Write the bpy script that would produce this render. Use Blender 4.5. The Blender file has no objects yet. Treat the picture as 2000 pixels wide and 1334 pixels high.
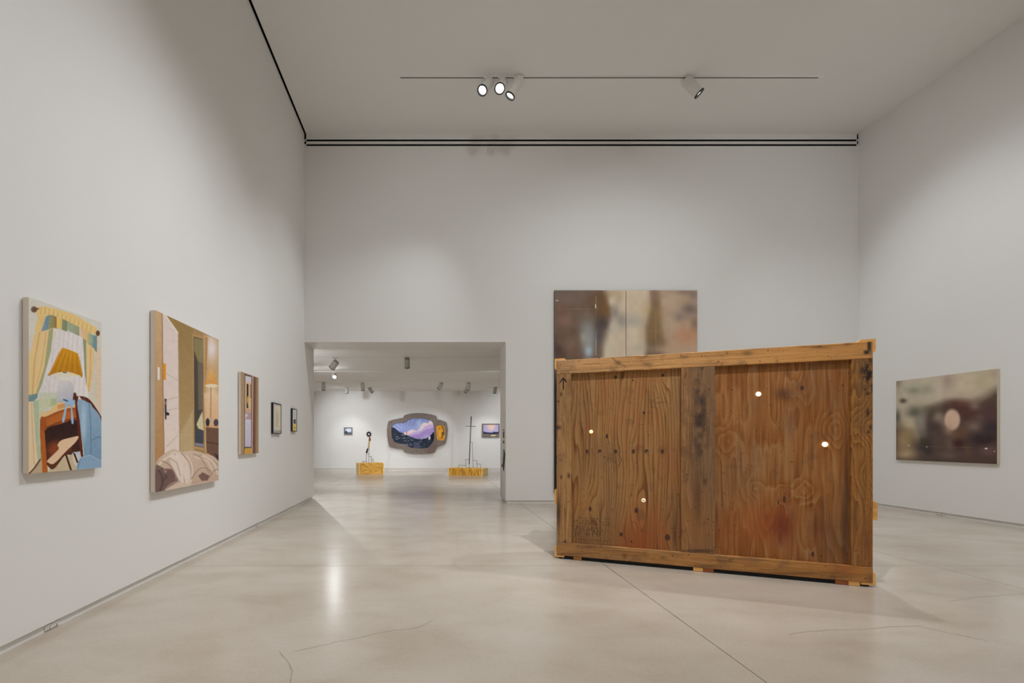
import bpy, bmesh, math, random
import numpy as np
from mathutils import Vector, Matrix

random.seed(7)
rng = np.random.default_rng(11)
scene = bpy.context.scene
COL = scene.collection

# ------------------------------------------------------------------ camera, world, exposure
F = 950.0            # focal length in pixels of the 2000 px wide frame
VX, VY = 843.0, 858.0  # vanishing point of the room's depth lines (shift lens)
H = 1.2              # camera height
cam_d = bpy.data.cameras.new('camera')
cam = bpy.data.objects.new('camera', cam_d)
COL.objects.link(cam)
cam.location = (0, 0, H)
cam.rotation_euler = (math.pi / 2, 0, 0)
cam_d.sensor_width = 36.0
cam_d.lens = 36.0 * F / 2000.0
cam_d.shift_x = (1000 - VX) / 2000.0
cam_d.shift_y = (VY - 667) / 2000.0
cam_d.clip_end = 100
scene.camera = cam
scene.cycles.diffuse_bounces = 6      # white room: light bounces many times
scene.cycles.max_bounces = 8
scene.cycles.adaptive_threshold = 0.08
scene.cycles.caustics_reflective = False
scene.cycles.caustics_refractive = False

w = bpy.data.worlds.new('world')
scene.world = w
w.use_nodes = True
w.node_tree.nodes['Background'].inputs[0].default_value = (0, 0, 0, 1)
w.node_tree.nodes['Background'].inputs[1].default_value = 0.0

vs = scene.view_settings
vs.view_transform = 'Standard'
vs.look = 'None'
vs.exposure = 0.24
vs.gamma = 1.0
vs.use_curve_mapping = False

LK = 1.0   # overall lamp level
LM = 0.2   # level of the front gallery's lamps


def spot(name, loc, target, power, angle, blend=1.0, radius=0.08, color=(0.935, 0.967, 1.0), parent=None):
    d = bpy.data.lights.new(name, 'SPOT')
    d.energy = power * LK
    d.spot_size = math.radians(angle)
    d.spot_blend = blend
    d.shadow_soft_size = radius
    d.color = color
    o = bpy.data.objects.new(name, d)
    COL.objects.link(o)
    o.location = loc
    v = Vector(target) - Vector(loc)
    o.rotation_euler = v.to_track_quat('-Z', 'Y').to_euler()
    if parent:
        o.parent = parent
    return o


# unseen spots near the ceiling: some read off shadows, wide ones added as fill
OFF_LAMPS = [
    # loc, target, power, angle, radius
    ((1.7, 4.2, 6.8), (-2.38, 2.7, 0.5), 1250, 72, .08),     # lamp painting
    ((1.6, 4.7, 6.8), (-2.38, 5.4, 0.5), 1150, 70, .08),     # bedroom painting
    ((1.2, -0.6, 6.8), (-2.38, 3.8, 0.6), 1000, 64, .12),
    ((3.4, 4.6, 6.8), (3.4, 9.1, 2.0), 1050, 90, .10),       # big diptych
    ((0.9, 3.0, 6.8), (0.6, 9.1, 3.2), 1050, 84, .2),
    ((5.6, 3.6, 6.8), (6.2, 9.1, 3.4), 850, 92, .2),
    ((1.6, 2.3, 6.8), (2.25, 4.55, 1.0), 3900, 44, .03),      # crate
    ((3.6, 3.4, 6.8), (8.0, 6.4, 0.2), 950, 84, .12),
    ((1.6, -0.6, 6.8), (1.6, -0.2, 0.0), 1100, 140, .15),  # wide downlight added to lift the ambient level by the camera
    ((5.6, 0.0, 6.8), (5.8, 0.4, 0.0), 1500, 140, .15),  # added fill: bounces off the floor to brighten ceiling and right side
    ((0.8, 5.4, 6.8), (0.6, 5.0, 0.0), 800, 110, .15),  # unseen downlight added for ambient light over the left floor
    ((4.1, 5.74, 6.82), (4.0, 4.4, 0.0), 1900, 110, .05),    # throws the crate's shadow towards the viewer
]
for i, (l, t, p, a, r) in enumerate(OFF_LAMPS):
    spot('unseen_spot', l, t, p * LM, a, 1.0, r)

# ------------------------------------------------------------------ helpers


def lin(c):
    c = np.asarray(c, float) / 255.0
    return np.where(c <= 0.04045, c / 12.92, ((c + 0.055) / 1.055) ** 2.4)


def L(c, k=1.0):
    v = np.clip(lin(c) * k, 0, 0.92)
    return (float(v[0]), float(v[1]), float(v[2]), 1.0)


def at(px, py, Y):
    return Vector(((px - VX) / F * Y, Y, H - (py - VY) / F * Y))


def on_x(px, py, X):
    return at(px, py, X * F / (px - VX))


def on_floor(px, py, z=0.0):
    return at(px, py, (H - z) * F / (py - VY))


def bm_box(bm, x0, x1, y0, y1, z0, z1, bevel=0.0, M=None):
    g = bmesh.ops.create_cube(bm, size=1.0)
    vsn = g['verts']
    for v in vsn:
        v.co = Vector((x0 + (v.co.x + .5) * (x1 - x0), y0 + (v.co.y + .5) * (y1 - y0), z0 + (v.co.z + .5) * (z1 - z0)))
    if bevel:
        es = list({e for v in vsn for e in v.link_edges})
        r = bmesh.ops.bevel(bm, geom=es, offset=bevel, segments=2, affect='EDGES', profile=.5)
        vsn = list({v for f in r['faces'] for v in f.verts} | {v for v in vsn if v.is_valid})
    if M is not None:
        for v in vsn:
            v.co = M @ v.co
    return vsn


def bm_cyl(bm, p0, p1, r0, r1=None, seg=24, caps=True):
    p0, p1 = Vector(p0), Vector(p1)
    r1 = r0 if r1 is None else r1
    d = p1 - p0
    M = Matrix.Translation((p0 + p1) / 2) @ d.to_track_quat('Z', 'Y').to_matrix().to_4x4()
    bmesh.ops.create_cone(bm, cap_ends=caps, cap_tris=False, segments=seg, radius1=r0, radius2=r1, depth=d.length, matrix=M)


def bm_tube(bm, pts, r, seg=8):
    for a, b in zip(pts[:-1], pts[1:]):
        bm_cyl(bm, a, b, r, r, seg)
    for p in pts[1:-1]:
        bmesh.ops.create_icosphere(bm, subdivisions=1, radius=r * 1.02, matrix=Matrix.Translation(Vector(p)))


def bm_prism(bm, poly, fn, d0, d1):
    """poly 2D outline; fn(a, b, d) -> 3D point."""
    lo = [bm.verts.new(fn(a, b, d0)) for a, b in poly]
    hi = [bm.verts.new(fn(a, b, d1)) for a, b in poly]
    n = len(poly)
    bm.faces.new(lo)
    bm.faces.new(hi[::-1])
    for i in range(n):
        bm.faces.new((lo[(i + 1) % n], lo[i], hi[i], hi[(i + 1) % n]))


def bm_lathe(bm, prof, M, seg=32):
    """prof list of (r, z); revolve round local Z, transformed by M."""
    rings = []
    for r, z in prof:
        if r < 1e-6:
            rings.append([bm.verts.new(M @ Vector((0, 0, z)))])
        else:
            rings.append([bm.verts.new(M @ Vector((r * math.cos(2 * math.pi * k / seg), r * math.sin(2 * math.pi * k / seg), z))) for k in range(seg)])
    for a, b in zip(rings[:-1], rings[1:]):
        for k in range(seg):
            k2 = (k + 1) % seg
            if len(a) == 1 and len(b) == 1:
                continue
            if len(a) == 1:
                bm.faces.new((a[0], b[k], b[k2]))
            elif len(b) == 1:
                bm.faces.new((a[k], b[0], a[k2]))
            else:
                bm.faces.new((a[k], b[k], b[k2], a[k2]))


def obj(name, bm, mat, parent=None, smooth=False):
    bmesh.ops.recalc_face_normals(bm, faces=bm.faces[:])
    me = bpy.data.meshes.new(name)
    bm.to_mesh(me)
    bm.free()
    if smooth:
        me.polygons.foreach_set('use_smooth', [True] * len(me.polygons))
        try:
            me.set_sharp_from_angle(angle=math.radians(40))
        except Exception:
            pass
    me.materials.append(mat)
    o = bpy.data.objects.new(name, me)
    COL.objects.link(o)
    if parent:
        o.parent = parent
    return o


def tag(o, label, cat=None, group=None, kind=None):
    o['label'] = label
    if cat:
        o['category'] = cat
    if group:
        o['group'] = group
    if kind:
        o['kind'] = kind
    return o


def empty(name, loc, rz=0.0):
    o = bpy.data.objects.new(name, None)
    COL.objects.link(o)
    o.location = loc
    o.rotation_euler = (0, 0, rz)
    o.empty_display_size = .1
    return o


def part_box(name, mat, parent, *b, bevel=0.0):
    bm = bmesh.new()
    bm_box(bm, *b, bevel=bevel)
    return obj(name, bm, mat, parent)


# ------------------------------------------------------------------ materials
def new_mat(name):
    m = bpy.data.materials.new(name)
    m.use_nodes = True
    nt = m.node_tree
    b = nt.nodes['Principled BSDF']
    return m, nt, b


def N(nt, t, **kw):
    n = nt.nodes.new(t)
    for k, v in kw.items():
        setattr(n, k, v)
    return n


def plain(name, c, rough=.5, metal=0.0, spec=.5, k=1.0, noise=0.0, nscale=40, bump=0.0):
    m, nt, b = new_mat(name)
    b.inputs['Base Color'].default_value = L(c, k)
    b.inputs['Roughness'].default_value = rough
    b.inputs['Metallic'].default_value = metal
    b.inputs['Specular IOR Level'].default_value = spec
    if noise or bump:
        tc = N(nt, 'ShaderNodeTexCoord')
        no = N(nt, 'ShaderNodeTexNoise')
        no.inputs['Scale'].default_value = nscale
        no.inputs['Detail'].default_value = 4
        nt.links.new(tc.outputs['Object'], no.inputs['Vector'])
        if noise:
            mx = N(nt, 'ShaderNodeMix', data_type='RGBA')
            c0 = L(c, k * (1 - noise))
            c1 = L(c, k * (1 + noise))
            mx.inputs[6].default_value = c0
            mx.inputs[7].default_value = c1
            nt.links.new(no.outputs['Fac'], mx.inputs[0])
            nt.links.new(mx.outputs[2], b.inputs['Base Color'])
        if bump:
            bp = N(nt, 'ShaderNodeBump')
            bp.inputs['Strength'].default_value = bump
            bp.inputs['Distance'].default_value = .002
            nt.links.new(no.outputs['Fac'], bp.inputs['Height'])
            nt.links.new(bp.outputs['Normal'], b.inputs['Normal'])
    return m


def emit(name, c, s):
    m, nt, b = new_mat(name)
    b.inputs['Base Color'].default_value = (.8, .8, .8, 1)
    b.inputs['Emission Color'].default_value = L(c)
    b.inputs['Emission Strength'].default_value = s
    return m


def ramp(nt, stops):
    r = N(nt, 'ShaderNodeValToRGB')
    el = r.color_ramp.elements
    while len(el) < len(stops):
        el.new(.5)
    for e, (p, c) in zip(el, stops):
        e.position = p
        e.color = c
    return r


def wood(name, cols, axis='Z', freq=7.0, across=5.0, along=.6, fib=.35, rough=.62, k=1.0, blotch=None, dirt=.0, dist=.6, distort_scale=1.0):
    """Figured wood: contour lines of a stretched noise plus fine fibres; cols dark..light (sRGB)."""
    m, nt, b = new_mat(name)
    lk = nt.links
    tc = N(nt, 'ShaderNodeTexCoord')
    oi = N(nt, 'ShaderNodeObjectInfo')
    mu = N(nt, 'ShaderNodeMath', operation='MULTIPLY')
    mu.inputs[1].default_value = 31.7
    lk.new(oi.outputs['Random'], mu.inputs[0])
    ad = N(nt, 'ShaderNodeVectorMath', operation='ADD')
    lk.new(tc.outputs['Object'], ad.inputs[0])
    lk.new(mu.outputs[0], ad.inputs[1])

    def mapped(ac, al):
        mp = N(nt, 'ShaderNodeMapping')
        s = {'X': (al, ac, ac), 'Y': (ac, al, ac), 'Z': (ac, ac, al)}[axis]
        mp.inputs['Scale'].default_value = s
        lk.new(ad.outputs[0], mp.inputs['Vector'])
        return mp

    n1 = N(nt, 'ShaderNodeTexNoise')
    n1.inputs['Scale'].default_value = distort_scale
    n1.inputs['Detail'].default_value = 2.5
    n1.inputs['Roughness'].default_value = .45
    n1.inputs['Distortion'].default_value = dist
    lk.new(mapped(across, along).outputs[0], n1.inputs['Vector'])
    f = N(nt, 'ShaderNodeMath', operation='MULTIPLY')
    f.inputs[1].default_value = freq
    lk.new(n1.outputs['Fac'], f.inputs[0])
    pp = N(nt, 'ShaderNodeMath', operation='FRACT')
    lk.new(f.outputs[0], pp.inputs[0])
    # growth ring: slow rise then quick drop
    rr = ramp(nt, [(0, (.95, .95, .95, 1)), (.55, (.6, .6, .6, 1)), (.86, (.12, .12, .12, 1)), (1, (.9, .9, .9, 1))])
    lk.new(pp.outputs[0], rr.inputs[0])
    n2 = N(nt, 'ShaderNodeTexNoise')
    n2.inputs['Scale'].default_value = 1
    n2.inputs['Detail'].default_value = 5
    n2.inputs['Roughness'].default_value = .65
    lk.new(mapped(120, 3.5).outputs[0], n2.inputs['Vector'])
    mx = N(nt, 'ShaderNodeMix', data_type='FLOAT')
    mx.inputs[0].default_value = fib
    lk.new(rr.outputs[0], mx.inputs[2])
    lk.new(n2.outputs['Fac'], mx.inputs[3])
    n = len(cols)
    cr = ramp(nt, [(.15 + .7 * i / (n - 1), L(c, k)) for i, c in enumerate(cols)])
    lk.new(mx.outputs[0], cr.inputs[0])
    out = cr.outputs[0]
    # broad tone drift
    n3 = N(nt, 'ShaderNodeTexNoise')
    n3.inputs['Scale'].default_value = 1.0
    n3.inputs['Detail'].default_value = 3
    lk.new(mapped(3.2, 1.1).outputs[0], n3.inputs['Vector'])
    if blotch:
        br = ramp(nt, [(.38, (0, 0, 0, 1)), (.66, (1, 1, 1, 1))])
        lk.new(n3.outputs['Fac'], br.inputs[0])
        m2 = N(nt, 'ShaderNodeMix', data_type='RGBA', blend_type='MULTIPLY')
        lk.new(br.outputs[0], m2.inputs[0])
        lk.new(out, m2.inputs[6])
        m2.inputs[7].default_value = blotch
        out = m2.outputs[2]
    if dirt:
        n4 = N(nt, 'ShaderNodeTexNoise')
        n4.inputs['Scale'].default_value = 9
        n4.inputs['Detail'].default_value = 9
        n4.inputs['Roughness'].default_value = .75
        lk.new(ad.outputs[0], n4.inputs['Vector'])
        dr = ramp(nt, [(.58, (0, 0, 0, 1)), (.74, (dirt, dirt, dirt, 1))])
        lk.new(n4.outputs['Fac'], dr.inputs[0])
        m3 = N(nt, 'ShaderNodeMix', data_type='RGBA')
        lk.new(dr.outputs[0], m3.inputs[0])
        lk.new(out, m3.inputs[6])
        m3.inputs[7].default_value = L((58, 42, 32), k)
        out = m3.outputs[2]
    lk.new(out, b.inputs['Base Color'])
    b.inputs['Roughness'].default_value = rough
    b.inputs['Specular IOR Level'].default_value = .3
    bp = N(nt, 'ShaderNodeBump')
    bp.inputs['Strength'].default_value = .25
    bp.inputs['Distance'].default_value = .003
    lk.new(mx.outputs[0], bp.inputs['Height'])
    lk.new(bp.outputs['Normal'], b.inputs['Normal'])
    return m


def vcol_mat(name, rough=.6, spec=.25):
    m, nt, b = new_mat(name)
    a = N(nt, 'ShaderNodeVertexColor')
    a.layer_name = 'paint'
    nt.links.new(a.outputs['Color'], b.inputs['Base Color'])
    b.inputs['Roughness'].default_value = rough
    b.inputs['Specular IOR Level'].default_value = spec
    tc = N(nt, 'ShaderNodeTexCoord')
    no = N(nt, 'ShaderNodeTexNoise')
    no.inputs['Scale'].default_value = 250
    nt.links.new(tc.outputs['Object'], no.inputs['Vector'])
    bp = N(nt, 'ShaderNodeBump')
    bp.inputs['Strength'].default_value = .12
    bp.inputs['Distance'].default_value = .001
    nt.links.new(no.outputs['Fac'], bp.inputs['Height'])
    nt.links.new(bp.outputs['Normal'], b.inputs['Normal'])
    return m


M_WALL = plain('white_wall_paint', (231, 230, 228), .75, spec=.25, noise=.012, nscale=1.3)
M_WALL2 = plain('white_wall_paint_far', (234, 233, 231), .75, spec=.25, noise=.01, nscale=1.3)
M_CEIL = plain('white_ceiling_paint', (238, 237, 235), .85, spec=.2, noise=.015, nscale=.8)
M_BASE = plain('white_base_metal', (232, 232, 230), .45, spec=.4)
M_BLACK = plain('black_void', (6, 6, 6), .9, spec=.1)
M_TRIM = plain('white_slot_trim', (224, 223, 222), .5, spec=.3)
M_LAMP = plain('white_lamp_enamel', (226, 224, 218), .4, spec=.5)
M_LAMP2 = plain('backlit_lamp_enamel', (170, 168, 162), .45, spec=.4)  # white lamps seen against bright wall: backlit shade put into the colour
M_TRACK2 = plain('pale_track_groove', (196, 193, 188), .5)
M_TRACK = plain('grey_track_groove', (120, 116, 110), .5)
M_BEZEL = plain('black_bezel', (14, 14, 14), .5)
M_LENS = emit('lit_lens', (255, 250, 240), 4.0)
M_LENS_STAR = emit('lit_lens_bright', (255, 252, 246), 12.0)
M_SHELL = M_WALL
M_CANVAS_EDGE = plain('primed_canvas_edge', (226, 212, 196), .8, noise=.03, nscale=9)
M_LINEN_EDGE = plain('raw_linen_edge', (214, 203, 180), .8, noise=.04, nscale=9)
M_PAINT = vcol_mat('painted_canvas')
M_PAINT_SATIN = vcol_mat('painted_panel_satin', .42, .4)
M_FRAME_BLACK = plain('black_frame_lacquer', (16, 15, 15), .35, spec=.4)
M_GLASSY = vcol_mat('framed_paper', .5, .3)
M_STEEL = plain('dark_steel_wire', (70, 68, 66), .4, metal=.6)
M_IRON = plain('blackened_iron', (30, 28, 27), .5, metal=.4, noise=.3, nscale=60)
M_STONE = plain('mottled_brown_stone', (124, 112, 104), .6, noise=.8, nscale=30, bump=.5)
M_STONE2 = plain('polished_brown_stone', (120, 102, 94), .4, noise=.16, nscale=9)
M_AMBER = None
M_INK = plain('black_marker_ink', (22, 20, 22), .7)
M_KNOT = plain('dark_knot_wood', (76, 46, 26), .7, noise=.3, nscale=120)
M_STAMP = plain('faded_stamp_ink', (74, 56, 38), .8)
M_NAIL = plain('rusty_nail_head', (44, 32, 26), .6, metal=.4)


def concrete():
    m, nt, b = new_mat('polished_concrete')
    lk = nt.links
    tc = N(nt, 'ShaderNodeTexCoord')

    def noise(scale, detail, rough=.5, dist=0.0, sc=(1, 1, 1)):
        mp = N(nt, 'ShaderNodeMapping')
        mp.inputs['Scale'].default_value = sc
        lk.new(tc.outputs['Object'], mp.inputs['Vector'])
        n = N(nt, 'ShaderNodeTexNoise')
        n.inputs['Scale'].default_value = scale
        n.inputs['Detail'].default_value = detail
        n.inputs['Roughness'].default_value = rough
        n.inputs['Distortion'].default_value = dist
        lk.new(mp.outputs[0], n.inputs['Vector'])
        return n

    big = noise(.45, 3, .5, .1)
    mid = noise(1.3, 6, .55, .3, (1, 1.5, 1))
    fine = noise(55, 4, .7)
    cr = ramp(nt, [(.30, L((180, 167, 151))), (.5, L((190, 178, 162))), (.7, L((199, 188, 174)))])
    lk.new(big.outputs['Fac'], cr.inputs[0])
    mr = ramp(nt, [(.32, L((168, 154, 137))), (.5, L((194, 184, 171))), (.7, L((210, 203, 194)))])
    lk.new(mid.outputs['Fac'], mr.inputs[0])
    m1 = N(nt, 'ShaderNodeMix', data_type='RGBA')
    m1.inputs[0].default_value = .36
    lk.new(cr.outputs[0], m1.inputs[6])
    lk.new(mr.outputs[0], m1.inputs[7])
    fr = ramp(nt, [(.3, (.90, .90, .90, 1)), (.7, (1.06, 1.06, 1.06, 1))])
    lk.new(fine.outputs['Fac'], fr.inputs[0])
    m2 = N(nt, 'ShaderNodeMix', data_type='RGBA', blend_type='MULTIPLY')
    m2.inputs[0].default_value = .6
    lk.new(m1.outputs[2], m2.inputs[6])
    lk.new(fr.outputs[0], m2.inputs[7])
    lk.new(m2.outputs[2], b.inputs['Base Color'])
    b.inputs['Roughness'].default_value = .23
    b.inputs['Specular IOR Level'].default_value = .5
    wav = noise(1.4, 1.5, .5, .0, (1, 1.5, 1))
    bp = N(nt, 'ShaderNodeBump')
    bp.inputs['Strength'].default_value = .1
    bp.inputs['Distance'].default_value = .004
    lk.new(wav.outputs['Fac'], bp.inputs['Height'])
    lk.new(bp.outputs['Normal'], b.inputs['Normal'])
    return m


M_FLOOR = concrete()
M_CRACK = plain('dark_floor_crack', (140, 124, 106), .8)
M_JOINT = plain('dark_joint_filler', (92, 80, 68), .9)

# ------------------------------------------------------------------ room dimensions
XL, XR = -2.386, 8.0
YB, YJ = 9.12, 9.855          # front and back faces of the wall with the doorway
ZC = 6.92
XD, ZD = 1.392, 3.024         # doorway right edge and head
YF = 18.69                    # far wall of the second room
ZC2 = 3.05
X2L, X2R = -6.5, 7.0
YR = -5.0                     # wall behind the camera
RB = .052                     # height of the base reveal
RD = .022                     # its depth


def structure(name, bm, mat, label, cat):
    o = obj(name, bm, mat)
    return tag(o, label, cat, kind='structure')


def fX(x):
    return lambda a, b, d: Vector((d, a, b))


# floor: joint filler bed with slabs between the saw cuts
bm = bmesh.new()
bm_box(bm, -7, 8.6, YR - .2, 19.2, -.12, -.012)
floor = structure('floor', bm, M_JOINT, 'polished beige concrete floor running through both galleries', 'floor')
xc = [-7.0, -2.44, 1.652, 4.75, 8.6]
yc = [YR - .2, 4.615, 10.75, 19.2]
g = .0028
for i in range(len(xc) - 1):
    for j in range(len(yc) - 1):
        part_box('slab', M_FLOOR, floor, xc[i] + g, xc[i + 1] - g, yc[j] + g, yc[j + 1] - g, -.1, 0.0)


def crack(pts, wd=.0035):
    P = [on_floor(*p) for p in pts]
    # subdivide with jitter
    Q = [P[0]]
    for a, b in zip(P[:-1], P[1:]):
        n = 5
        d = b - a
        nrm = Vector((-d.y, d.x, 0)).normalized()
        for k in range(1, n + 1):
            q = a + d * (k / n)
            if k < n:
                q = q + nrm * random.uniform(-.035, .035) * min(1, d.length)
            Q.append(q)
    bm = bmesh.new()
    prev = None
    for i, q in enumerate(Q):
        d = (Q[min(i + 1, len(Q) - 1)] - Q[max(i - 1, 0)]).normalized()
        nrm = Vector((-d.y, d.x, 0)) * wd * random.uniform(.25, .6)
        c = (bm.verts.new((q.x + nrm.x, q.y + nrm.y, .0006)), bm.verts.new((q.x - nrm.x, q.y - nrm.y, .0006)))
        if prev:
            bm.faces.new((prev[0], c[0], c[1], prev[1]))
        prev = c
    obj('crack', bm, M_CRACK, floor)


crack([(928, 1028), (915, 1035), (895, 1045), (893, 1060), (896, 1085)])
crack([(872, 982), (874, 990), (868, 1000), (872, 1008), (870, 1020)])
crack([(886, 1088), (888, 1104), (908, 1115)], .003)
crack([(845, 1211), (820, 1225), (760, 1233), (690, 1248), (610, 1265), (575, 1272)])
crack([(545, 1272), (560, 1290), (572, 1310), (566, 1333)])
crack([(1000, 1160), (960, 1178), (930, 1183)], .002)
crack([(1540, 1240), (1620, 1230), (1700, 1228), (1800, 1222)], .0035)
crack([(1800, 1225), (1860, 1238), (1930, 1252)], .003)
crack([(1850, 1178), (1900, 1166), (1998, 1160)], .003)

# left wall (runs on through the doorway)
bm = bmesh.new()
bm_box(bm, XL - .25, XL, YR, YJ, RB, 7.2)
structure('wall_left', bm, M_WALL, 'white gallery wall on the left hung with five pictures', 'wall')
bm = bmesh.new()
bm_box(bm, XL - .2, XL - RD, YR, YJ - .02, 0, RB)
structure('baseboard_left', bm, M_BASE, 'white recessed base strip along the left wall', 'baseboard')
# right wall
bm = bmesh.new()
bm_box(bm, XR, XR + .25, YR, YB, RB, 7.2)
structure('wall_right', bm, M_WALL, 'white gallery wall on the right with one blurred picture', 'wall')
bm = bmesh.new()
bm_box(bm, XR + RD, XR + .2, YR, YB, 0, RB)
structure('baseboard_right', bm, M_BASE, 'white recessed base strip along the right wall', 'baseboard')
# back wall with the doorway flush to the left wall
bm = bmesh.new()
S1, S2, S3, S4 = 6.700, 6.738, 6.787, 6.826
outline = [(XL, ZD), (XD, ZD), (XD, RB), (XR + .2, RB), (XR + .2, S1), (XL, S1)]
bm_prism(bm, outline, lambda a, b, d: Vector((a, d, b)), YB, YJ)
structure('wall_back', bm, M_WALL, 'white back wall with the wide doorway to the far gallery', 'wall')
bm = bmesh.new()
bm_box(bm, XD + RD, XR + .1, YB + RD, YJ - RD, 0, RB)
structure('baseboard_back', bm, M_BASE, 'white recessed base strip below the back wall and doorway jamb', 'baseboard')
# slot diffuser above the back wall
tr = empty('slot_diffuser', (0, YB, S1))
bm = bmesh.new()
bm_box(bm, XL + .03, XR - .02, .014, .03, .0005, ZC - S1)
obj('backing', bm, M_BLACK, tr)
bm = bmesh.new()
bm_box(bm, XL, XR, 0, .0138, S2 - S1, S3 - S1)
obj('divider_bar', bm, M_TRIM, tr)
bm = bmesh.new()
bm_box(bm, XL, XR, 0, .0138, S4 - S1, ZC - S1)
obj('upper_bar', bm, M_WALL, tr)
for x0, x1 in ((XL, XL + .035), (XR - .025, XR)):
    part_box('end_cap', M_WALL, tr, x0, x1, 0, .03, .0005, ZC - S1)
tag(tr, 'pair of thin black air slots running along the top of the back wall', 'air vent')
# ceiling with the black gap by the left wall
bm = bmesh.new()
bm_box(bm, XL + .036, XR + .2, YR, YB, ZC, ZC + .06)
structure('ceiling', bm, M_CEIL, 'tall white ceiling of the front gallery', 'ceiling')
bm = bmesh.new()
bm_box(bm, XL - .02, XL + .3, YR, YB + .1, ZC + .28, ZC + .34)
bm_box(bm, XL + .0005, XL + .006, YR, YB, ZC + .004, ZC + .3)
structure('trim_1', bm, M_BLACK, 'black shadow gap between the left wall and the ceiling', 'shadow gap')
# wall behind the camera
bm = bmesh.new()
bm_box(bm, XL - .25, XR + .25, YR - .2, YR, 0, 7.2)
structure('wall_front', bm, M_WALL, 'plain white wall behind the viewer', 'wall')

# second room
bm = bmesh.new()
bm_box(bm, X2L, X2R, YF, YF + .2, RB + .02, ZC2 + .1)
structure('wall_far', bm, M_WALL2, 'white end wall of the far gallery behind the shaped painting', 'wall')
bm = bmesh.new()
bm_box(bm, X2L, X2R, YF + .02, YF + .2, 0, RB + .03)
structure('baseboard_far', bm, M_BASE, 'white recessed base strip under the far gallery wall', 'baseboard')
bm = bmesh.new()
bm_box(bm, X2L - .2, X2L, YJ - .3, YF + .2, 0, ZC2 + .1)
structure('wall_far_left', bm, M_WALL2, 'white side wall of the far gallery, hidden left of the doorway', 'wall')
bm = bmesh.new()
bm_box(bm, X2R, X2R + .2, YJ - .3, YF + .2, 0, ZC2 + .1)
structure('wall_far_right', bm, M_WALL2, 'white side wall of the far gallery, hidden right of the doorway', 'wall')
bm = bmesh.new()
bm_box(bm, X2L - .1, XL - .25, YJ - .25, YJ, 0, ZC2 + .1)
structure('wall_far_front', bm, M_WALL2, 'white wall of the far gallery left of the doorway', 'wall')
bm = bmesh.new()
bm_box(bm, X2L - .1, X2R + .1, YJ, YF + .2, ZC2, ZC2 + .1)
structure('ceiling_far', bm, M_CEIL, 'low white ceiling of the far gallery', 'ceiling')

# ------------------------------------------------------------------ track lights
def track(name, x0, x1, y, z, label, wd=.02, groove=None, th=.012):
    t = empty(name, (0, 0, 0))
    bm = bmesh.new()
    bm_box(bm, x0, x1, y - wd, y + wd, z - th, z)
    obj('rail', bm, M_CEIL, t)
    bm = bmesh.new()
    bm_box(bm, x0 + .08, x1 - .08, y - wd * .62, y + wd * .62, z - th - .0015, z - th + .0005)
    obj('groove', bm, groove or M_TRACK, t)
    tag(t, label, 'light track')
    return t


def lamp(mount, aim, label, r=.072, ln=.26, stem=.05, power=0, angle=35, lens=None, lens_on=True, group=None, soft=.05, back=.35, enamel=None):
    enamel = enamel or M_LAMP
    """cylinder spotlight hung from a track: mount = point on the track, aim = direction of the beam"""
    mount = Vector(mount)
    t = empty('track_spotlight', mount)
    d = Vector(aim).normalized()
    bm = bmesh.new()
    bm_box(bm, -.055, .055, -.017, .017, -.02, 0, bevel=.003)
    obj('adapter', bm, enamel, t)
    bm = bmesh.new()
    bm_cyl(bm, (0, 0, -.018), (0, 0, -stem - .02), .009, .009, 12)
    piv = Vector((0, 0, -stem - r * .55))
    bm_cyl(bm, (0, 0, -stem), piv, .013, .013, 12)
    obj('stem', bm, enamel, t, smooth=True)
    M = Matrix.Translation(piv) @ d.to_track_quat('Z', 'Y').to_matrix().to_4x4()
    b0, b1 = -ln * back, ln * (1 - back)
    bm = bmesh.new()
    bm_lathe(bm, [(0, b0), (r * .86, b0), (r * .97, b0 + .006), (r, b0 + .02), (r, b1 - .004), (r * .985, b1), (r * .9, b1), (r * .88, b1 - .02), (r * .86, b1 - .03), (0, b1 - .03)], M)
    body = obj('body', bm, enamel, t, smooth=True)
    bm = bmesh.new()
    bm_lathe(bm, [(r * 1.0, b1 - .014), (r * 1.015, b1 + .003), (r * .80, b1 + .004), (r * .74, b1 - .026), (r * 1.0, b1 - .026)], M)
    obj('bezel', bm, M_BEZEL, t, smooth=True)
    if lens_on:
        bm = bmesh.new()
        bm_lathe(bm, [(r * .75, b1 - .022), (r * .5, b1 - .017), (0, b1 - .014)], M)
        obj('lens', bm, lens or M_LENS, t, smooth=True)
    if power:
        o = spot('spotlight_beam', M @ Vector((0, 0, b1 + .012)), M @ Vector((0, 0, b1 + 1)), power, angle, .9, soft, parent=t)
    tag(t, label, 'spotlight', group)
    return t


YT = 7.68
track('ceiling_track', (772 - VX) / F * YT, (1608 - VX) / F * YT, YT, ZC, 'long thin white light track on the tall front ceiling')


def tx(px, Y=YT):
    return (px - VX) / F * Y


zt = ZC - .013
lamp((tx(951), YT, zt), (-.42, -.50, -.80), 'white cylinder spotlight at the left end of the trio on the front track', r=.082, ln=.32, stem=.065, power=350 * LM, angle=60, group='spotlights on the front track')
lamp((tx(980), YT, zt), (-.26, -.66, -.78), 'middle cylinder spotlight of the trio glaring towards the viewer', r=.082, ln=.32, stem=.065, power=420 * LM, angle=70, lens=M_LENS_STAR, group='spotlights on the front track')
lamp((tx(1009), YT, zt), (-.50, .02, -.85), 'white cylinder spotlight at the right end of the trio on the front track', r=.082, ln=.32, stem=.065, power=1150 * LM, angle=72, group='spotlights on the front track')
lamp((tx(1348), YT, zt), (.66, -.12, -.78), 'lone white cylinder spotlight on the front track turned to the right wall', r=.082, ln=.32, stem=.065, power=900 * LM, angle=75, group='spotlights on the front track')

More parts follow.
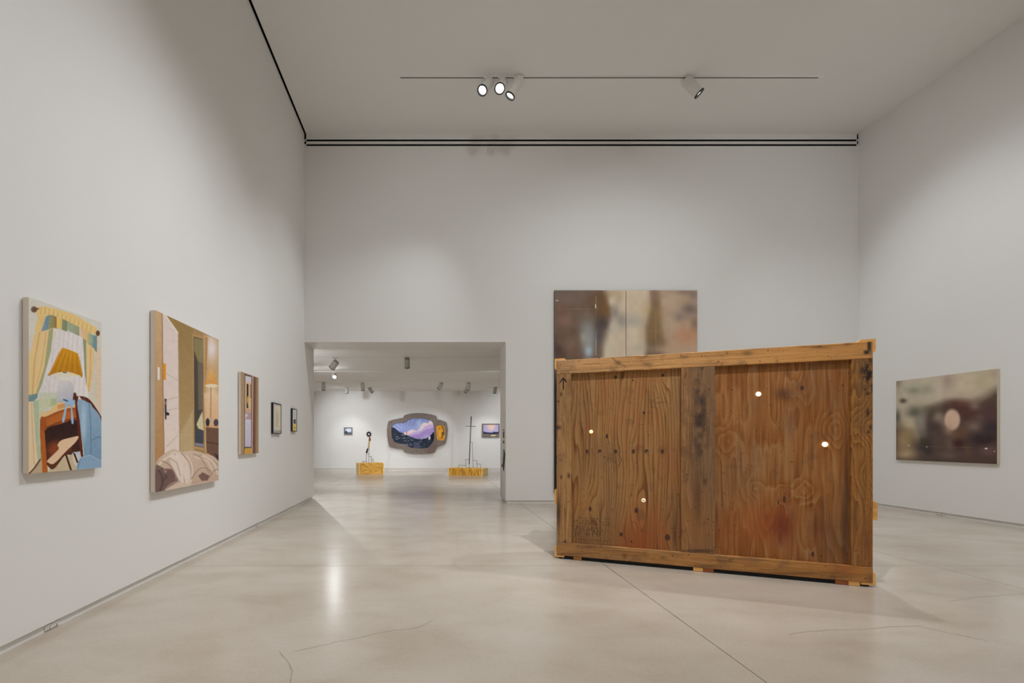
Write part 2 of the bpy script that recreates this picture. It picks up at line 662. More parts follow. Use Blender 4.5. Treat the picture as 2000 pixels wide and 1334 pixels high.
# second room tracks
track('ceiling_track', -5.5, 6.5, 10.98, ZC2, 'light track on the far gallery ceiling nearest the doorway', .012, M_TRACK2, .004)
track('ceiling_track', -5.5, 6.5, 13.3, ZC2, 'middle light track on the far gallery ceiling', .012, M_TRACK2, .004)
track('ceiling_track', -5.5, 6.5, 15.7, ZC2, 'light track on the far gallery ceiling between the middle and wall tracks', .012, M_TRACK2, .004)
track('ceiling_track', -5.5, 6.5, 17.35, ZC2, 'light track on the far gallery ceiling closest to the end wall', .012, M_TRACK2, .004)
z2 = ZC2 - .013
G2 = 'spotlights of the far gallery'
LF = .40    # level of the far gallery's lamps


def lamp2(px, Y, aim, label, **kw):
    kw.setdefault('r', .062)
    kw.setdefault('ln', .22)
    kw['power'] = kw.get('power', 0) * LF
    return lamp((tx(px, Y), Y, z2), aim, label, group=G2, enamel=M_LAMP2, **kw)


lamp2(654, 10.98, (-.62, .3, -.72), 'large tilted backlit spotlight above the glaring lamp in the far gallery', r=.075, ln=.2, stem=.09, lens_on=False)
lamp2(653, 13.3, (.22, -.93, -.36), 'glaring lit spotlight in the far gallery facing the viewer', power=60, angle=100, lens=M_LENS_STAR, soft=.05, stem=.07)
lamp2(632, 15.7, (-.1, .3, -.95), 'small far spotlight left of the glaring lamp', stem=.08, power=120, angle=70)
lamp2(677, 17.35, (0, .45, -.9), 'upright far spotlight over the small blue picture', stem=.02, power=120, angle=75)
lamp2(708, 15.7, (.06, .35, -.93), 'upright far spotlight above the spiked ring sculpture', stem=.08, power=160, angle=60)
lamp2(723, 17.35, (.55, .3, -.78), 'right-leaning far spotlight left of the shaped painting', stem=.02, power=170, angle=80)
lamp2(795, 10.98, (0, .55, -.83), 'lone upright spotlight hanging mid-ceiling in the far gallery', stem=.05, power=0, lens_on=False)
lamp2(861, 15.7, (-.42, .5, -.75), 'left-leaning far spotlight above the shaped painting', stem=.06, power=260, angle=60)
lamp2(915, 15.7, (-.05, .3, -.95), 'upright far spotlight above the sword sculpture', stem=.07, power=160, angle=60)
lamp2(913, 17.35, (-.6, .3, -.74), 'left-leaning far spotlight below the upright one over the sword', stem=.02, power=170, angle=80)
lamp2(967, 17.35, (-.08, .45, -.89), 'far spotlight over the sunset picture by the doorway edge', stem=.02, power=120, angle=75)
# unseen spots of the far gallery beside the doorway, some added as fill
spot('far_spot', (-3.66, 13.3, 2.85), (-1.0, 6.2, 0.0), 800, 60, 1.0, .03)
spot('far_spot', (-3.5, 16.2, 2.9), (-3.0, YF, 1.5), 250 * LF, 90, 1.0, .06)
spot('far_spot', (3.6, 16.2, 2.9), (3.2, YF, 1.5), 250 * LF, 90, 1.0, .06)
spot('far_spot', (2.2, 12.5, 2.9), (1.0, 14.6, 0.0), 520 * LF, 130, 1.0, .06)  # added to brighten the far floor and the low plinth
spot('far_spot', (-3.6, 12.0, 2.9), (-1.6, 14.6, 0.0), 520 * LF, 130, 1.0, .06)  # added so the taller plinth's end and the floor get more light

# ------------------------------------------------------------------ painted surfaces
def smooth_loop(pts, n=4):
    """Catmull-Rom through the points"""
    out = []
    m = len(pts)
    for i in range(m):
        p0, p1, p2, p3 = (np.array(pts[(i + k - 1) % m], float) for k in range(4))
        for t in np.linspace(0, 1, n, endpoint=False):
            out.append(tuple(.5 * ((2 * p1) + (-p0 + p2) * t + (2 * p0 - 5 * p1 + 4 * p2 - p3) * t * t + (-p0 + 3 * p1 - 3 * p2 + p3) * t ** 3)))
    return out


class Paint:
    """A colour field over a regular grid; shapes are given in the coordinates of a detail view (zoom, offset)."""

    def __init__(self, fn, nu, nv, zoom, off, gain):
        # fn(u, v) -> world point, u left to right, v top to bottom as seen
        self.nu, self.nv, self.gain = nu, nv, gain
        self.P = np.empty((nv, nu, 3))
        for j in range(nv):
            for i in range(nu):
                self.P[j, i] = fn(i / (nu - 1), j / (nv - 1))
        x = VX + self.P[..., 0] / self.P[..., 1] * F
        y = VY - (self.P[..., 2] - H) / self.P[..., 1] * F
        self.x = (x - off[0]) * zoom
        self.y = (y - off[1]) * zoom
        self.c = np.zeros((nv, nu, 3))

    def put(self, a, col):
        col = np.asarray(col, float)
        self.c = self.c * (1 - a[..., None]) + col * a[..., None]

    def fill(self, col):
        self.c[:] = col

    def sd(self, pts):
        x, y = self.x, self.y
        d = np.full(x.shape, 1e9)
        inside = np.zeros(x.shape, bool)
        n = len(pts)
        for i in range(n):
            x0, y0 = pts[i]
            x1, y1 = pts[(i + 1) % n]
            ex, ey = x1 - x0, y1 - y0
            l2 = ex * ex + ey * ey + 1e-9
            t = np.clip(((x - x0) * ex + (y - y0) * ey) / l2, 0, 1)
            d = np.minimum(d, np.hypot(x - x0 - t * ex, y - y0 - t * ey))
            c = ((y0 > y) != (y1 > y)) & (x < (x1 - x0) * (y - y0) / ((y1 - y0) + 1e-12) + x0)
            inside ^= c
        return np.where(inside, d, -d)

    curvy = 99      # outlines with at least this many points are drawn as smooth curves

    def poly(self, pts, col, soft=2.0, to=None, ang=90, a=1.0):
        if len(pts) >= self.curvy:
            pts = smooth_loop(pts, 4)
        s = self.sd(pts)
        al = np.clip(.5 + s / soft, 0, 1) * a
        if to is not None:
            p = np.array(pts, float)
            dx, dy = math.cos(math.radians(ang)), math.sin(math.radians(ang))
            pr = p[:, 0] * dx + p[:, 1] * dy
            t = np.clip((self.x * dx + self.y * dy - pr.min()) / (pr.max() - pr.min() + 1e-9), 0, 1)[..., None]
            col = np.asarray(col, float) * (1 - t) + np.asarray(to, float) * t
            self.c = self.c * (1 - al[..., None]) + col * al[..., None]
        else:
            self.put(al, col)

    def ell(self, cx, cy, rx, ry, col, soft=.3, a=1.0, rot=0):
        t = math.radians(rot)
        X, Y = self.x - cx, self.y - cy
        xx = X * math.cos(t) + Y * math.sin(t)
        yy = -X * math.sin(t) + Y * math.cos(t)
        r = np.hypot(xx / rx, yy / ry)
        self.put(np.clip((1 + soft / 2 - r) / soft, 0, 1) * a, col)

    def blob(self, cx, cy, rx, ry, col, a=1.0, p=2):
        r = (np.abs((self.x - cx) / rx) ** p + np.abs((self.y - cy) / ry) ** p)
        self.put(np.exp(-r) * a, col)

    def line(self, pts, wd, col, a=1.0):
        d = np.full(self.x.shape, 1e9)
        for (x0, y0), (x1, y1) in zip(pts[:-1], pts[1:]):
            ex, ey = x1 - x0, y1 - y0
            t = np.clip(((self.x - x0) * ex + (self.y - y0) * ey) / (ex * ex + ey * ey + 1e-9), 0, 1)
            d = np.minimum(d, np.hypot(self.x - x0 - t * ex, self.y - y0 - t * ey))
        self.put(np.clip(.5 + (wd / 2 - d) / 2.0, 0, 1) * a, col)

    def grain(self, s, sx=6, sy=6):
        """soft random tone, cells of sx by sy grid steps"""
        a = rng.normal(0, 1, (self.nv // sy + 3, self.nu // sx + 3))
        gi = np.linspace(0, a.shape[0] - 1.001, self.nv)
        gj = np.linspace(0, a.shape[1] - 1.001, self.nu)
        i0, j0 = gi.astype(int), gj.astype(int)
        fi, fj = (gi - i0)[:, None], (gj - j0)[None, :]
        fi, fj = fi * fi * (3 - 2 * fi), fj * fj * (3 - 2 * fj)
        b = (a[i0][:, j0] * (1 - fi) * (1 - fj) + a[i0 + 1][:, j0] * fi * (1 - fj) + a[i0][:, j0 + 1] * (1 - fi) * fj + a[i0 + 1][:, j0 + 1] * fi * fj)
        self.c = np.clip(self.c + b[..., None] * s, 0, 255)

    def mesh(self, name, mat, parent, origin=(0, 0, 0), keep=None):
        nu, nv = self.nu, self.nv
        me = bpy.data.meshes.new(name)
        co = (self.P - np.array(origin)).reshape(-1, 3)
        idx = np.arange(nu * nv).reshape(nv, nu)
        q = np.stack([idx[:-1, :-1], idx[1:, :-1], idx[1:, 1:], idx[:-1, 1:]], -1).reshape(-1, 4)
        if keep is not None:
            k = keep.reshape(-1)
            q = q[k[q].all(1)]
        me.from_pydata(co.tolist(), [], q.tolist())
        at_ = me.color_attributes.new('paint', 'FLOAT_COLOR', 'POINT')
        col = np.ones((nu * nv, 4), np.float32)
        rgb = (lin(np.clip(self.c, 0, 255)) * self.gain).reshape(-1, 3)
        col[:, :3] = rgb * np.minimum(1, .88 / np.maximum(rgb.max(1, keepdims=True), 1e-6))
        at_.data.foreach_set('color', col.ravel())
        me.materials.append(mat)
        o = bpy.data.objects.new(name, me)
        COL.objects.link(o)
        o.parent = parent
        return o


def left_picture(name, y0, y1, z0, z1, xf, label, cat, edge, xb=XL + .006):
    """canvas on the left wall; returns the thing (origin at its wall side, bottom centre)"""
    o = empty(name, (0, 0, 0))
    bm = bmesh.new()
    bm_box(bm, xb, xf - .0006, y0, y1, z0, z1, bevel=.003)
    obj('stretcher', bm, edge, o)
    tag(o, label, cat, 'paintings on the left wall')
    return o


GL = 1.2
# --- painting 1: window, lamp and desk
XF = -2.343
y0, y1, z0, z1 = 2.828, 3.451, .999, 2.028
p1 = left_picture('canvas_painting', y0, y1, z0, z1, XF, 'painting of a yellow lamp on a desk before a curtained window', 'painting', M_CANVAS_EDGE)
p = Paint(lambda u, v: (XF, y0 + u * (y1 - y0), z1 - v * (z1 - z0)), 150, 330, 3.3333, (0, 560), GL)
p.curvy = 8
p.fill((206, 203, 192))
p.poly([(560, 330), (700, 300), (700, 900), (570, 800)], (208, 200, 184), 6)
p.poly([(620, 400), (665, 420), (665, 820), (630, 760)], (218, 196, 170), 14)
p.poly([(345, 270), (560, 330), (580, 720), (240, 745), (330, 300)], (214, 206, 205), 3, (222, 216, 214), 0)
for k in range(9):
    x = 320 + k * 30
    p.line([(x + 40, 290), (x - 10 + k * 3, 740)], 6, (196, 186, 186), .5)
p.poly([(255, 690), (372, 690), (372, 780), (300, 800), (262, 1000), (240, 800)], (196, 200, 180), 10)
p.poly([(190, 735), (375, 735), (370, 775), (285, 800), (265, 940), (265, 1130), (185, 1225), (180, 740)], (196, 198, 168), 3)
p.poly([(330, 730), (370, 728), (370, 765), (330, 780)], (168, 182, 138), 6)
p.poly([(235, 290), (345, 270), (330, 400), (290, 560), (240, 700), (185, 722), (185, 480), (205, 400)], (226, 196, 140), 2)
p.line([(258, 300), (225, 480), (212, 700)], 12, (205, 164, 104), .75)
p.line([(285, 300), (262, 470), (232, 690)], 8, (236, 208, 152), .8)
p.line([(300, 300), (275, 480), (240, 640)], 6, (204, 160, 104), .7)
p.poly([(318, 285), (347, 268), (332, 420), (272, 640), (243, 705), (232, 700), (290, 520)], (160, 164, 122), 2)
p.poly([(185, 706), (245, 694), (246, 720), (206, 757), (185, 745)], (112, 140, 142), 2)
p.poly([(185, 750), (215, 746), (232, 1000), (252, 1130), (185, 1222)], (224, 200, 162), 2)
p.line([(205, 760), (215, 1000), (222, 1160)], 8, (200, 166, 122), .7)
p.poly([(215, 745), (252, 740), (255, 1000), (268, 1120), (246, 1132), (232, 1000)], (172, 184, 156), 2)
p.poly([(244, 140), (290, 128), (400, 155), (500, 190), (560, 228), (628, 270), (626, 312), (520, 272), (400, 207), (330, 186), (248, 202)], (230, 198, 130), 2)
for x in range(270, 620, 27):
    yy = 135 + max(0, x - 300) * .42
    p.line([(x, yy), (x - 6, yy + 42)], 5, (196, 152, 88), .7)
    p.line([(x + 12, yy + 4), (x + 8, yy + 40)], 5, (242, 218, 160), .7)
bands = [([(246, 200), (300, 193), (270, 292), (224, 292)], (232, 202, 136)), ([(300, 193), (325, 184), (312, 280), (268, 292)], (120, 150, 166)),
         ([(325, 184), (347, 186), (347, 266), (310, 282)], (152, 152, 112)), ([(347, 188), (368, 196), (368, 271), (345, 268)], (160, 128, 70)),
         ([(368, 198), (408, 210), (404, 276), (368, 272)], (236, 202, 116)), ([(406, 208), (440, 225), (436, 292), (402, 280)], (136, 146, 112)),
         ([(440, 224), (520, 266), (517, 322), (436, 282)], (160, 170, 140)), ([(516, 265), (556, 286), (546, 342), (516, 316)], (226, 196, 160)),
         ([(554, 285), (580, 297), (576, 382), (544, 342)], (228, 192, 128)), ([(576, 298), (606, 315), (601, 402), (575, 380)], (166, 176, 150)),
         ([(604, 314), (631, 320), (631, 427), (600, 400)], (122, 152, 156))]
for b, c in bands:
    p.poly(b, c, 2, tuple(v * .9 for v in c), 0)
p.poly([(545, 340), (572, 372), (616, 405), (602, 600), (582, 700), (562, 640), (556, 480)], (228, 196, 140), 2)
p.line([(590, 400), (588, 560), (576, 680)], 7, (206, 160, 104), .8)
p.poly([(540, 338), (561, 350), (563, 645), (551, 560)], (140, 150, 120), 2)
p.ell(222, 148, 20, 20, (112, 82, 62), .3)
p.line([(225, 152), (250, 142)], 9, (90, 62, 46))
p.ell(637, 303, 13, 18, (98, 62, 46), .3)
p.poly([(395, 410), (430, 404), (500, 432), (513, 452), (538, 584), (500, 570), (430, 553), (360, 563), (312, 580), (332, 540)], (208, 146, 22), 2, (176, 116, 10), 90)
for k in range(11):
    t = k / 10
    p.line([(398 + t * 108, 415 + t * 28), (325 + t * 205, 566 - math.sin(t * 3.14) * 12)], 3, (150, 98, 12) if k % 2 else (228, 172, 50), .6)
p.poly([(335, 577), (400, 557), (470, 560), (534, 583), (470, 580), (400, 572)], (238, 224, 178), 2)
p.poly([(408, 556), (440, 556), (440, 592), (408, 592)], (216, 212, 196), 2)
p.line([(412, 557), (432, 559)], 6, (60, 50, 40))
p.poly([(386, 592), (458, 598), (458, 614), (386, 607)], (226, 220, 200), 2)
p.poly([(390, 606), (455, 612), (478, 640), (482, 740), (440, 748), (366, 758), (372, 650)], (212, 208, 204), 2, (176, 174, 186), 60)
p.poly([(266, 826), (330, 800), (368, 762), (475, 745), (492, 792), (440, 800), (330, 832), (290, 852), (266, 852)], (228, 190, 136), 2)
p.poly([(372, 770), (470, 748), (480, 772), (376, 800)], (206, 150, 92), 4)
p.poly([(266, 850), (300, 845), (400, 802), (500, 790), (512, 872), (400, 900), (290, 950), (292, 1208), (275, 1210), (268, 1130), (260, 930)], (158, 80, 26), 2)
p.poly([(300, 862), (400, 818), (490, 805), (496, 850), (400, 874), (305, 912)], (178, 98, 36), 4)
p.line([(300, 915), (400, 876), (500, 855)], 5, (90, 40, 14))
p.poly([(290, 940), (400, 892), (500, 870), (514, 985), (520, 1090), (420, 1095), (330, 1140), (296, 1112)], (40, 20, 20), 2, (70, 32, 20), 90)
p.ell(360, 1060, 50, 50, (130, 62, 24), .9)
p.poly([(262, 930), (290, 942), (302, 1100), (312, 1210), (275, 1212), (268, 1130)], (172, 92, 32), 2)
p.poly([(185, 1224), (250, 1132), (272, 1118), (276, 1214)], (186, 162, 130), 3)
p.line([(190, 1216), (225, 1180), (262, 1125)], 9, (70, 46, 36))
p.poly([(308, 1212), (340, 1170), (440, 1098), (514, 1080), (512, 1196)], (196, 178, 146), 3)
p.poly([(470, 1080), (530, 1070), (540, 1110), (512, 1190), (480, 1150)], (208, 200, 188), 8)
p.poly([(305, 1137), (380, 1060), (375, 1030), (400, 1000), (470, 980), (512, 974), (492, 1012), (440, 1062), (370, 1132), (350, 1152)], (224, 190, 156), 2)
p.poly([(305, 1140), (350, 1152), (440, 1062), (470, 1040), (480, 1062), (420, 1102), (350, 1187), (310, 1166)], (92, 44, 20), 2)
p.line([(430, 1096), (462, 1192)], 12, (62, 26, 16))
p.line([(470, 1050), (504, 1142)], 12, (62, 26, 16))
p.poly([(495, 720), (540, 714), (592, 744), (662, 850), (660, 884), (600, 782), (540, 742), (508, 736), (542, 1100), (525, 1092), (490, 780)], (92, 32, 16), 2)
p.poly([(505, 740), (580, 756), (602, 782), (662, 884), (662, 1182), (508, 1192), (520, 1120), (546, 1090), (520, 880)], (140, 168, 192), 2, (112, 144, 172), 90)
p.line([(580, 760), (590, 900), (592, 1090)], 6, (98, 126, 156))
p.ell(545, 880, 18, 120, (160, 186, 206), .9)
p.line([(600, 1000), (640, 975), (660, 985)], 5, (90, 118, 150))
p.poly([(508, 1192), (532, 1110), (582, 1096), (662, 1132), (662, 1182)], (134, 164, 190), 2)
p.line([(530, 1112), (582, 1096), (660, 1134)], 4, (170, 192, 210))
p.poly([(410, 735), (480, 733), (487, 760), (470, 790), (480, 880), (465, 886), (460, 790), (440, 772), (420, 872), (404, 872), (425, 770)], (152, 182, 216), 2)
p.line([(415, 735), (440, 745)], 8, (60, 76, 100))
p.poly([(480, 690), (494, 690), (507, 735), (473, 737)], (84, 32, 20), 2)
p.line([(485, 1080), (520, 1090), (516, 1120)], 9, (176, 196, 220))
p.grain(2.2, 5, 5)
p.mesh('painted_face', M_PAINT, p1)

# --- painting 2: hotel room with door, mirror, lamp and rumpled bed
XF2 = -2.338
y0, y1, z0, z1 = 4.113, 5.339, .75, 2.293
p2 = left_picture('canvas_painting', y0, y1, z0, z1, XF2, 'tall painting of a bedroom with white door, mirror and rumpled bed', 'painting', M_CANVAS_EDGE)
p = Paint(lambda u, v: (XF2, y0 + u * (y1 - y0), z1 - v * (z1 - z0)), 150, 350, 3.178, (270, 580), GL)
p.curvy = 6
p.fill((158, 128, 84))
p.poly([(95, 70), (146, 90), (160, 965), (110, 1030), (95, 1030)], (196, 164, 124), 2, (176, 132, 86), 90)
p.poly([(146, 90), (260, 145), (340, 180), (340, 230), (250, 240)], (150, 120, 70), 2)
p.line([(245, 140), (345, 190)], 10, (206, 178, 130))
p.poly([(250, 165), (340, 212), (346, 960), (255, 970)], (146, 118, 72), 2, (176, 148, 104), 90)
p.poly([(255, 860), (342, 700), (346, 960), (257, 965)], (184, 160, 120), 20)
p.poly([(146, 92), (178, 118), (248, 226), (256, 965), (160, 968)], (212, 196, 190), 2, (222, 206, 196), 90)
p.line([(148, 92), (153, 500), (160, 962)], 6, (150, 116, 86))
p.line([(165, 108), (248, 226)], 8, (232, 220, 206))
p.line([(248, 226), (257, 960)], 5, (172, 146, 120))
p.line([(175, 475), (248, 520)], 4, (190, 172, 166))
p.line([(172, 640), (250, 620)], 4, (190, 172, 166))
p.line([(172, 705), (250, 690)], 4, (190, 172, 166))
p.line([(175, 930), (245, 860)], 4, (190, 172, 166))
p.poly([(336, 228), (406, 246), (410, 955), (344, 940)], (172, 136, 90), 2)
p.poly([(344, 246), (402, 260), (405, 935), (350, 925)], (72, 66, 60), 2)
p.poly([(346, 252), (402, 264), (402, 420), (370, 400), (346, 330)], (132, 120, 80), 10)
p.poly([(370, 400), (403, 420), (403, 700), (372, 700)], (108, 96, 78), 6)
p.poly([(362, 790), (385, 735), (400, 708), (406, 830), (372, 816)], (204, 192, 154), 4)
p.poly([(355, 835), (405, 830), (405, 900), (356, 905)], (62, 68, 82), 6)
p.poly([(352, 905), (405, 912), (405, 932), (352, 922)], (130, 130, 150), 4)
p.line([(347, 932), (408, 945)], 9, (186, 146, 92))
p.poly([(406, 236), (510, 270), (505, 1030), (414, 965)], (192, 156, 108), 2)
p.blob(456, 320, 36, 85, (220, 210, 212), 1.0)
p.poly([(412, 246), (432, 252), (420, 600), (412, 600)], (174, 132, 84), 8)
p.blob(456, 620, 40, 90, (228, 204, 176), .9)
p.poly([(414, 600), (505, 600), (502, 800), (416, 795)], (222, 190, 154), 20, (212, 172, 130), 90)
p.poly([(447, 457), (459, 457), (494, 545), (470, 560), (430, 555), (416, 545)], (218, 170, 100), 2, (206, 146, 76), 90)
p.ell(455, 551, 38, 11, (248, 234, 202), .4)
p.line([(451, 562), (450, 750)], 5, (150, 118, 76))
p.ell(450, 765, 9, 18, (190, 170, 140), .5)
p.poly([(418, 796), (500, 804), (500, 815), (420, 808)], (206, 160, 112), 2)
p.poly([(420, 808), (502, 815), (502, 1030), (470, 992), (424, 966)], (108, 78, 62), 2)
p.line([(424, 900), (500, 915)], 5, (58, 40, 32))
p.poly([(470, 970), (502, 985), (502, 1030)], (60, 44, 46), 4)
p.ell(431, 778, 12, 25, (42, 42, 54), .3)
p.ell(483, 780, 15, 22, (72, 62, 78), .3)
p.poly([(108, 1040), (160, 976), (220, 944), (268, 962), (330, 954), (400, 968), (495, 1015), (502, 1150), (108, 1220)], (204, 182, 164), 2, (186, 156, 136), 90)
p.poly([(108, 1048), (160, 1066), (215, 1074), (246, 1150), (180, 1202), (108, 1220)], (112, 88, 82), 10)
p.poly([(118, 1060), (150, 1140), (178, 1080)], (176, 148, 130), 8)
p.poly([(120, 1075), (155, 1150), (185, 1120), (150, 1060)], (84, 62, 60), 10, a=.7)
p.poly([(216, 960), (292, 990), (322, 1080), (310, 1170), (250, 1130), (196, 1010)], (220, 202, 188), 14)
p.line([(225, 975), (270, 1060), (290, 1160)], 6, (176, 150, 134), .8)
p.line([(270, 970), (320, 1030), (340, 1120)], 8, (172, 144, 128), .8)
p.line([(180, 990), (240, 1030), (262, 1110)], 6, (180, 154, 140), .8)
p.line([(350, 990), (430, 1020), (470, 1090)], 8, (222, 204, 188), .8)
p.line([(380, 980), (450, 1000), (492, 1040)], 6, (166, 136, 118), .7)
for pts_, wd_, c_, a_ in (([(130, 1040), (175, 1000), (215, 985), (250, 1010)], 14, (226, 210, 196), .7), ([(150, 1020), (190, 1040), (225, 1090), (236, 1150)], 10, (150, 124, 112), .7), ([(235, 985), (262, 1040), (275, 1110), (270, 1165)], 12, (232, 216, 204), .8),
                          ([(300, 985), (330, 1040), (336, 1110), (320, 1160)], 10, (226, 208, 194), .7), ([(345, 975), (390, 1000), (420, 1050), (440, 1090)], 10, (160, 130, 114), .6), ([(400, 985), (450, 1010), (480, 1050), (492, 1100)], 12, (224, 206, 192), .7),
                          ([(330, 1130), (370, 1075), (410, 1060), (450, 1080)], 8, (150, 120, 106), .6), ([(440, 1120), (470, 1080), (492, 1070)], 10, (156, 126, 110), .6), ([(170, 1195), (205, 1160), (250, 1150), (300, 1175)], 10, (176, 148, 134), .7), ([(125, 1070), (145, 1110), (150, 1160), (135, 1200)], 12, (76, 58, 58), .7)):
    p.line(smooth_loop(pts_ + pts_[-2:0:-1], 4)[:4 * len(pts_) - 3], wd_, c_, a_)
p.poly([(372, 1110), (400, 1088), (442, 1110), (432, 1138), (395, 1142)], (120, 92, 84), 6)
p.poly([(165, 1200), (250, 1150), (330, 1165), (420, 1150), (490, 1140), (490, 1160), (170, 1215)], (206, 184, 168), 8)
p.poly([(154, 412), (171, 415), (171, 518), (156, 513)], (218, 142, 22), 2)
p.poly([(120, 435), (134, 437), (134, 516), (120, 513)], (228, 222, 218), 2)
p.poly([(163, 632), (175, 632), (175, 760), (165, 760)], (64, 54, 54), 2)
p.poly([(163, 648), (175, 648), (175, 668), (163, 668)], (150, 110, 70), 2)
p.poly([(168, 708), (194, 722), (191, 736), (172, 734)], (40, 35, 36), 2)
p.grain(2.0, 5, 5)
p.mesh('painted_face', M_PAINT, p2)

# --- painting 3: narrow mirror picture
XF3 = -2.35
y0, y1, z0, z1 = 5.988, 6.605, 1.013, 2.035
p3 = left_picture('canvas_painting', y0, y1, z0, z1, XF3, 'painting of a tall narrow mirror between brown vertical stripes', 'painting', M_CANVAS_EDGE)
p = Paint(lambda u, v: (XF3, y0 + u * (y1 - y0), z1 - v * (z1 - z0)), 110, 240, 6.67, (450, 700), GL)
p.fill((160, 136, 106))
p.poly([(120, 160), (190, 195), (186, 1260), (120, 1260)], (176, 152, 124), 3, (156, 128, 98), 0)
p.line([(150, 175), (148, 1250)], 8, (150, 124, 96), .8)
p.poly([(186, 198), (286, 232), (278, 1170), (180, 1170)], (88, 72, 66), 3)
p.poly([(194, 224), (278, 244), (274, 1152), (190, 1152)], (206, 196, 202), 3)
p.poly([(194, 310), (276, 320), (274, 700), (194, 700)], (212, 178, 134), 6)
p.poly([(212, 330), (236, 336), (236, 500), (226, 560), (234, 648), (210, 646)], (54, 42, 56), 4)
p.ell(228, 540, 12, 50, (206, 170, 90), .6)
p.poly([(254, 340), (274, 340), (272, 520), (256, 520)], (160, 124, 96), 8)
p.poly([(192, 650), (274, 660), (274, 700), (192, 700)], (200, 158, 130), 8)
p.poly([(192, 700), (274, 705), (274, 800), (192, 790)], (176, 150, 152), 6)
p.poly([(192, 720), (230, 735), (192, 790)], (214, 200, 204), 6)
p.poly([(190, 800), (274, 800), (274, 1150), (188, 1150)], (202, 198, 212), 6, (190, 182, 204), 90)
p.line([(200, 830), (250, 900), (210, 1000), (258, 1100)], 10, (186, 182, 200), .6)
p.line([(275, 250), (270, 1150)], 5, (60, 44, 44), .7)
p.poly([(182, 1168), (272, 1168), (276, 1260), (172, 1260)], (204, 156, 70), 3)
for x in (200, 222, 246):
    p.line([(x, 1172), (x - 4, 1255)], 5, (170, 118, 44), .7)
p.line([(184, 1160), (172, 1256)], 7, (60, 40, 34))
p.poly([(286, 230), (298, 236), (290, 1260), (278, 1260)], (196, 178, 156), 3)
p.poly([(298, 236), (330, 250), (322, 1260), (288, 1260)], (124, 82, 68), 3)
p.line([(312, 240), (306, 1250)], 7, (92, 58, 50))
p.poly([(330, 250), (345, 256), (336, 1260), (322, 1260)], (140, 104, 84), 3)
p.poly([(345, 250), (385, 262), (372, 1260), (336, 1260)], (158, 134, 98), 3)
p.grain(2.0, 5, 5)
p.mesh('painted_face', M_PAINT, p3)


# --- two small black framed works on the left wall
def framed_left(y0, y1, z0, z1, label, painter, zoom, off, fw=.014):
    o = empty('framed_drawing', (0, 0, 0))
    xb, xf = XL + .004, -2.352
    for (a0, a1, b0, b1) in ((y0, y1, z1 - fw, z1), (y0, y1, z0, z0 + fw), (y0, y0 + fw, z0 + fw, z1 - fw), (y1 - fw, y1, z0 + fw, z1 - fw)):
        part_box('frame_bar', M_FRAME_BLACK, o, xb, xf, a0, a1, b0, b1, bevel=.0015)
    part_box('backing', M_FRAME_BLACK, o, xb, xb + .006, y0 + fw, y1 - fw, z0 + fw, z1 - fw)
    q = Paint(lambda u, v: (xf - .006, y0 + fw + u * (y1 - y0 - 2 * fw), z1 - fw - v * (z1 - z0 - 2 * fw)), 60, 90, zoom, off, GL)
    painter(q)
    q.mesh('sheet', M_GLASSY, o)
    tag(o, label, 'framed picture', 'small black frames on the left wall')


def drawing_a(q):
    q.fill((206, 198, 180))
    q.poly([(560, 600), (590, 605), (590, 965), (560, 965)], (196, 192, 184), 10)
    q.poly([(585, 615), (645, 630), (640, 900), (582, 895)], (214, 202, 176), 8)
    q.poly([(570, 585), (665, 605), (665, 625), (570, 608)], (176, 176, 172), 8)
    q.ell(608, 800, 16, 90, (188, 178, 154), .8, rot=5)
    q.ell(602, 700, 8, 40, (190, 180, 160), .9)
    q.line([(590, 860), (625, 890)], 10, (176, 164, 140), .7)
    q.poly([(570, 935), (665, 935), (665, 965), (570, 965)], (160, 158, 152), 8)
    q.grain(2, 4, 4)


def drawing_b(q):
    q.fill((206, 204, 202))
    q.line([(835, 690), (840, 780)], 10, (180, 178, 178), .6)
    q.poly([(820, 800), (848, 790), (855, 860), (826, 860)], (74, 72, 82), 8)
    q.poly([(812, 850), (860, 850), (860, 945), (812, 945)], (222, 196, 116), 10)
    q.ell(838, 905, 12, 14, (190, 160, 60), .6)
    q.grain(2, 4, 4)


framed_left(7.226, 7.62, 1.284, 1.749, 'larger of two small black frames, holding a pale sepia drawing', drawing_a, 6.67, (450, 700))
framed_left(8.228, 8.50, 1.335, 1.724, 'smallest black frame on the left wall, holding a grey and yellow picture', drawing_b, 6.67, (450, 700), .012)

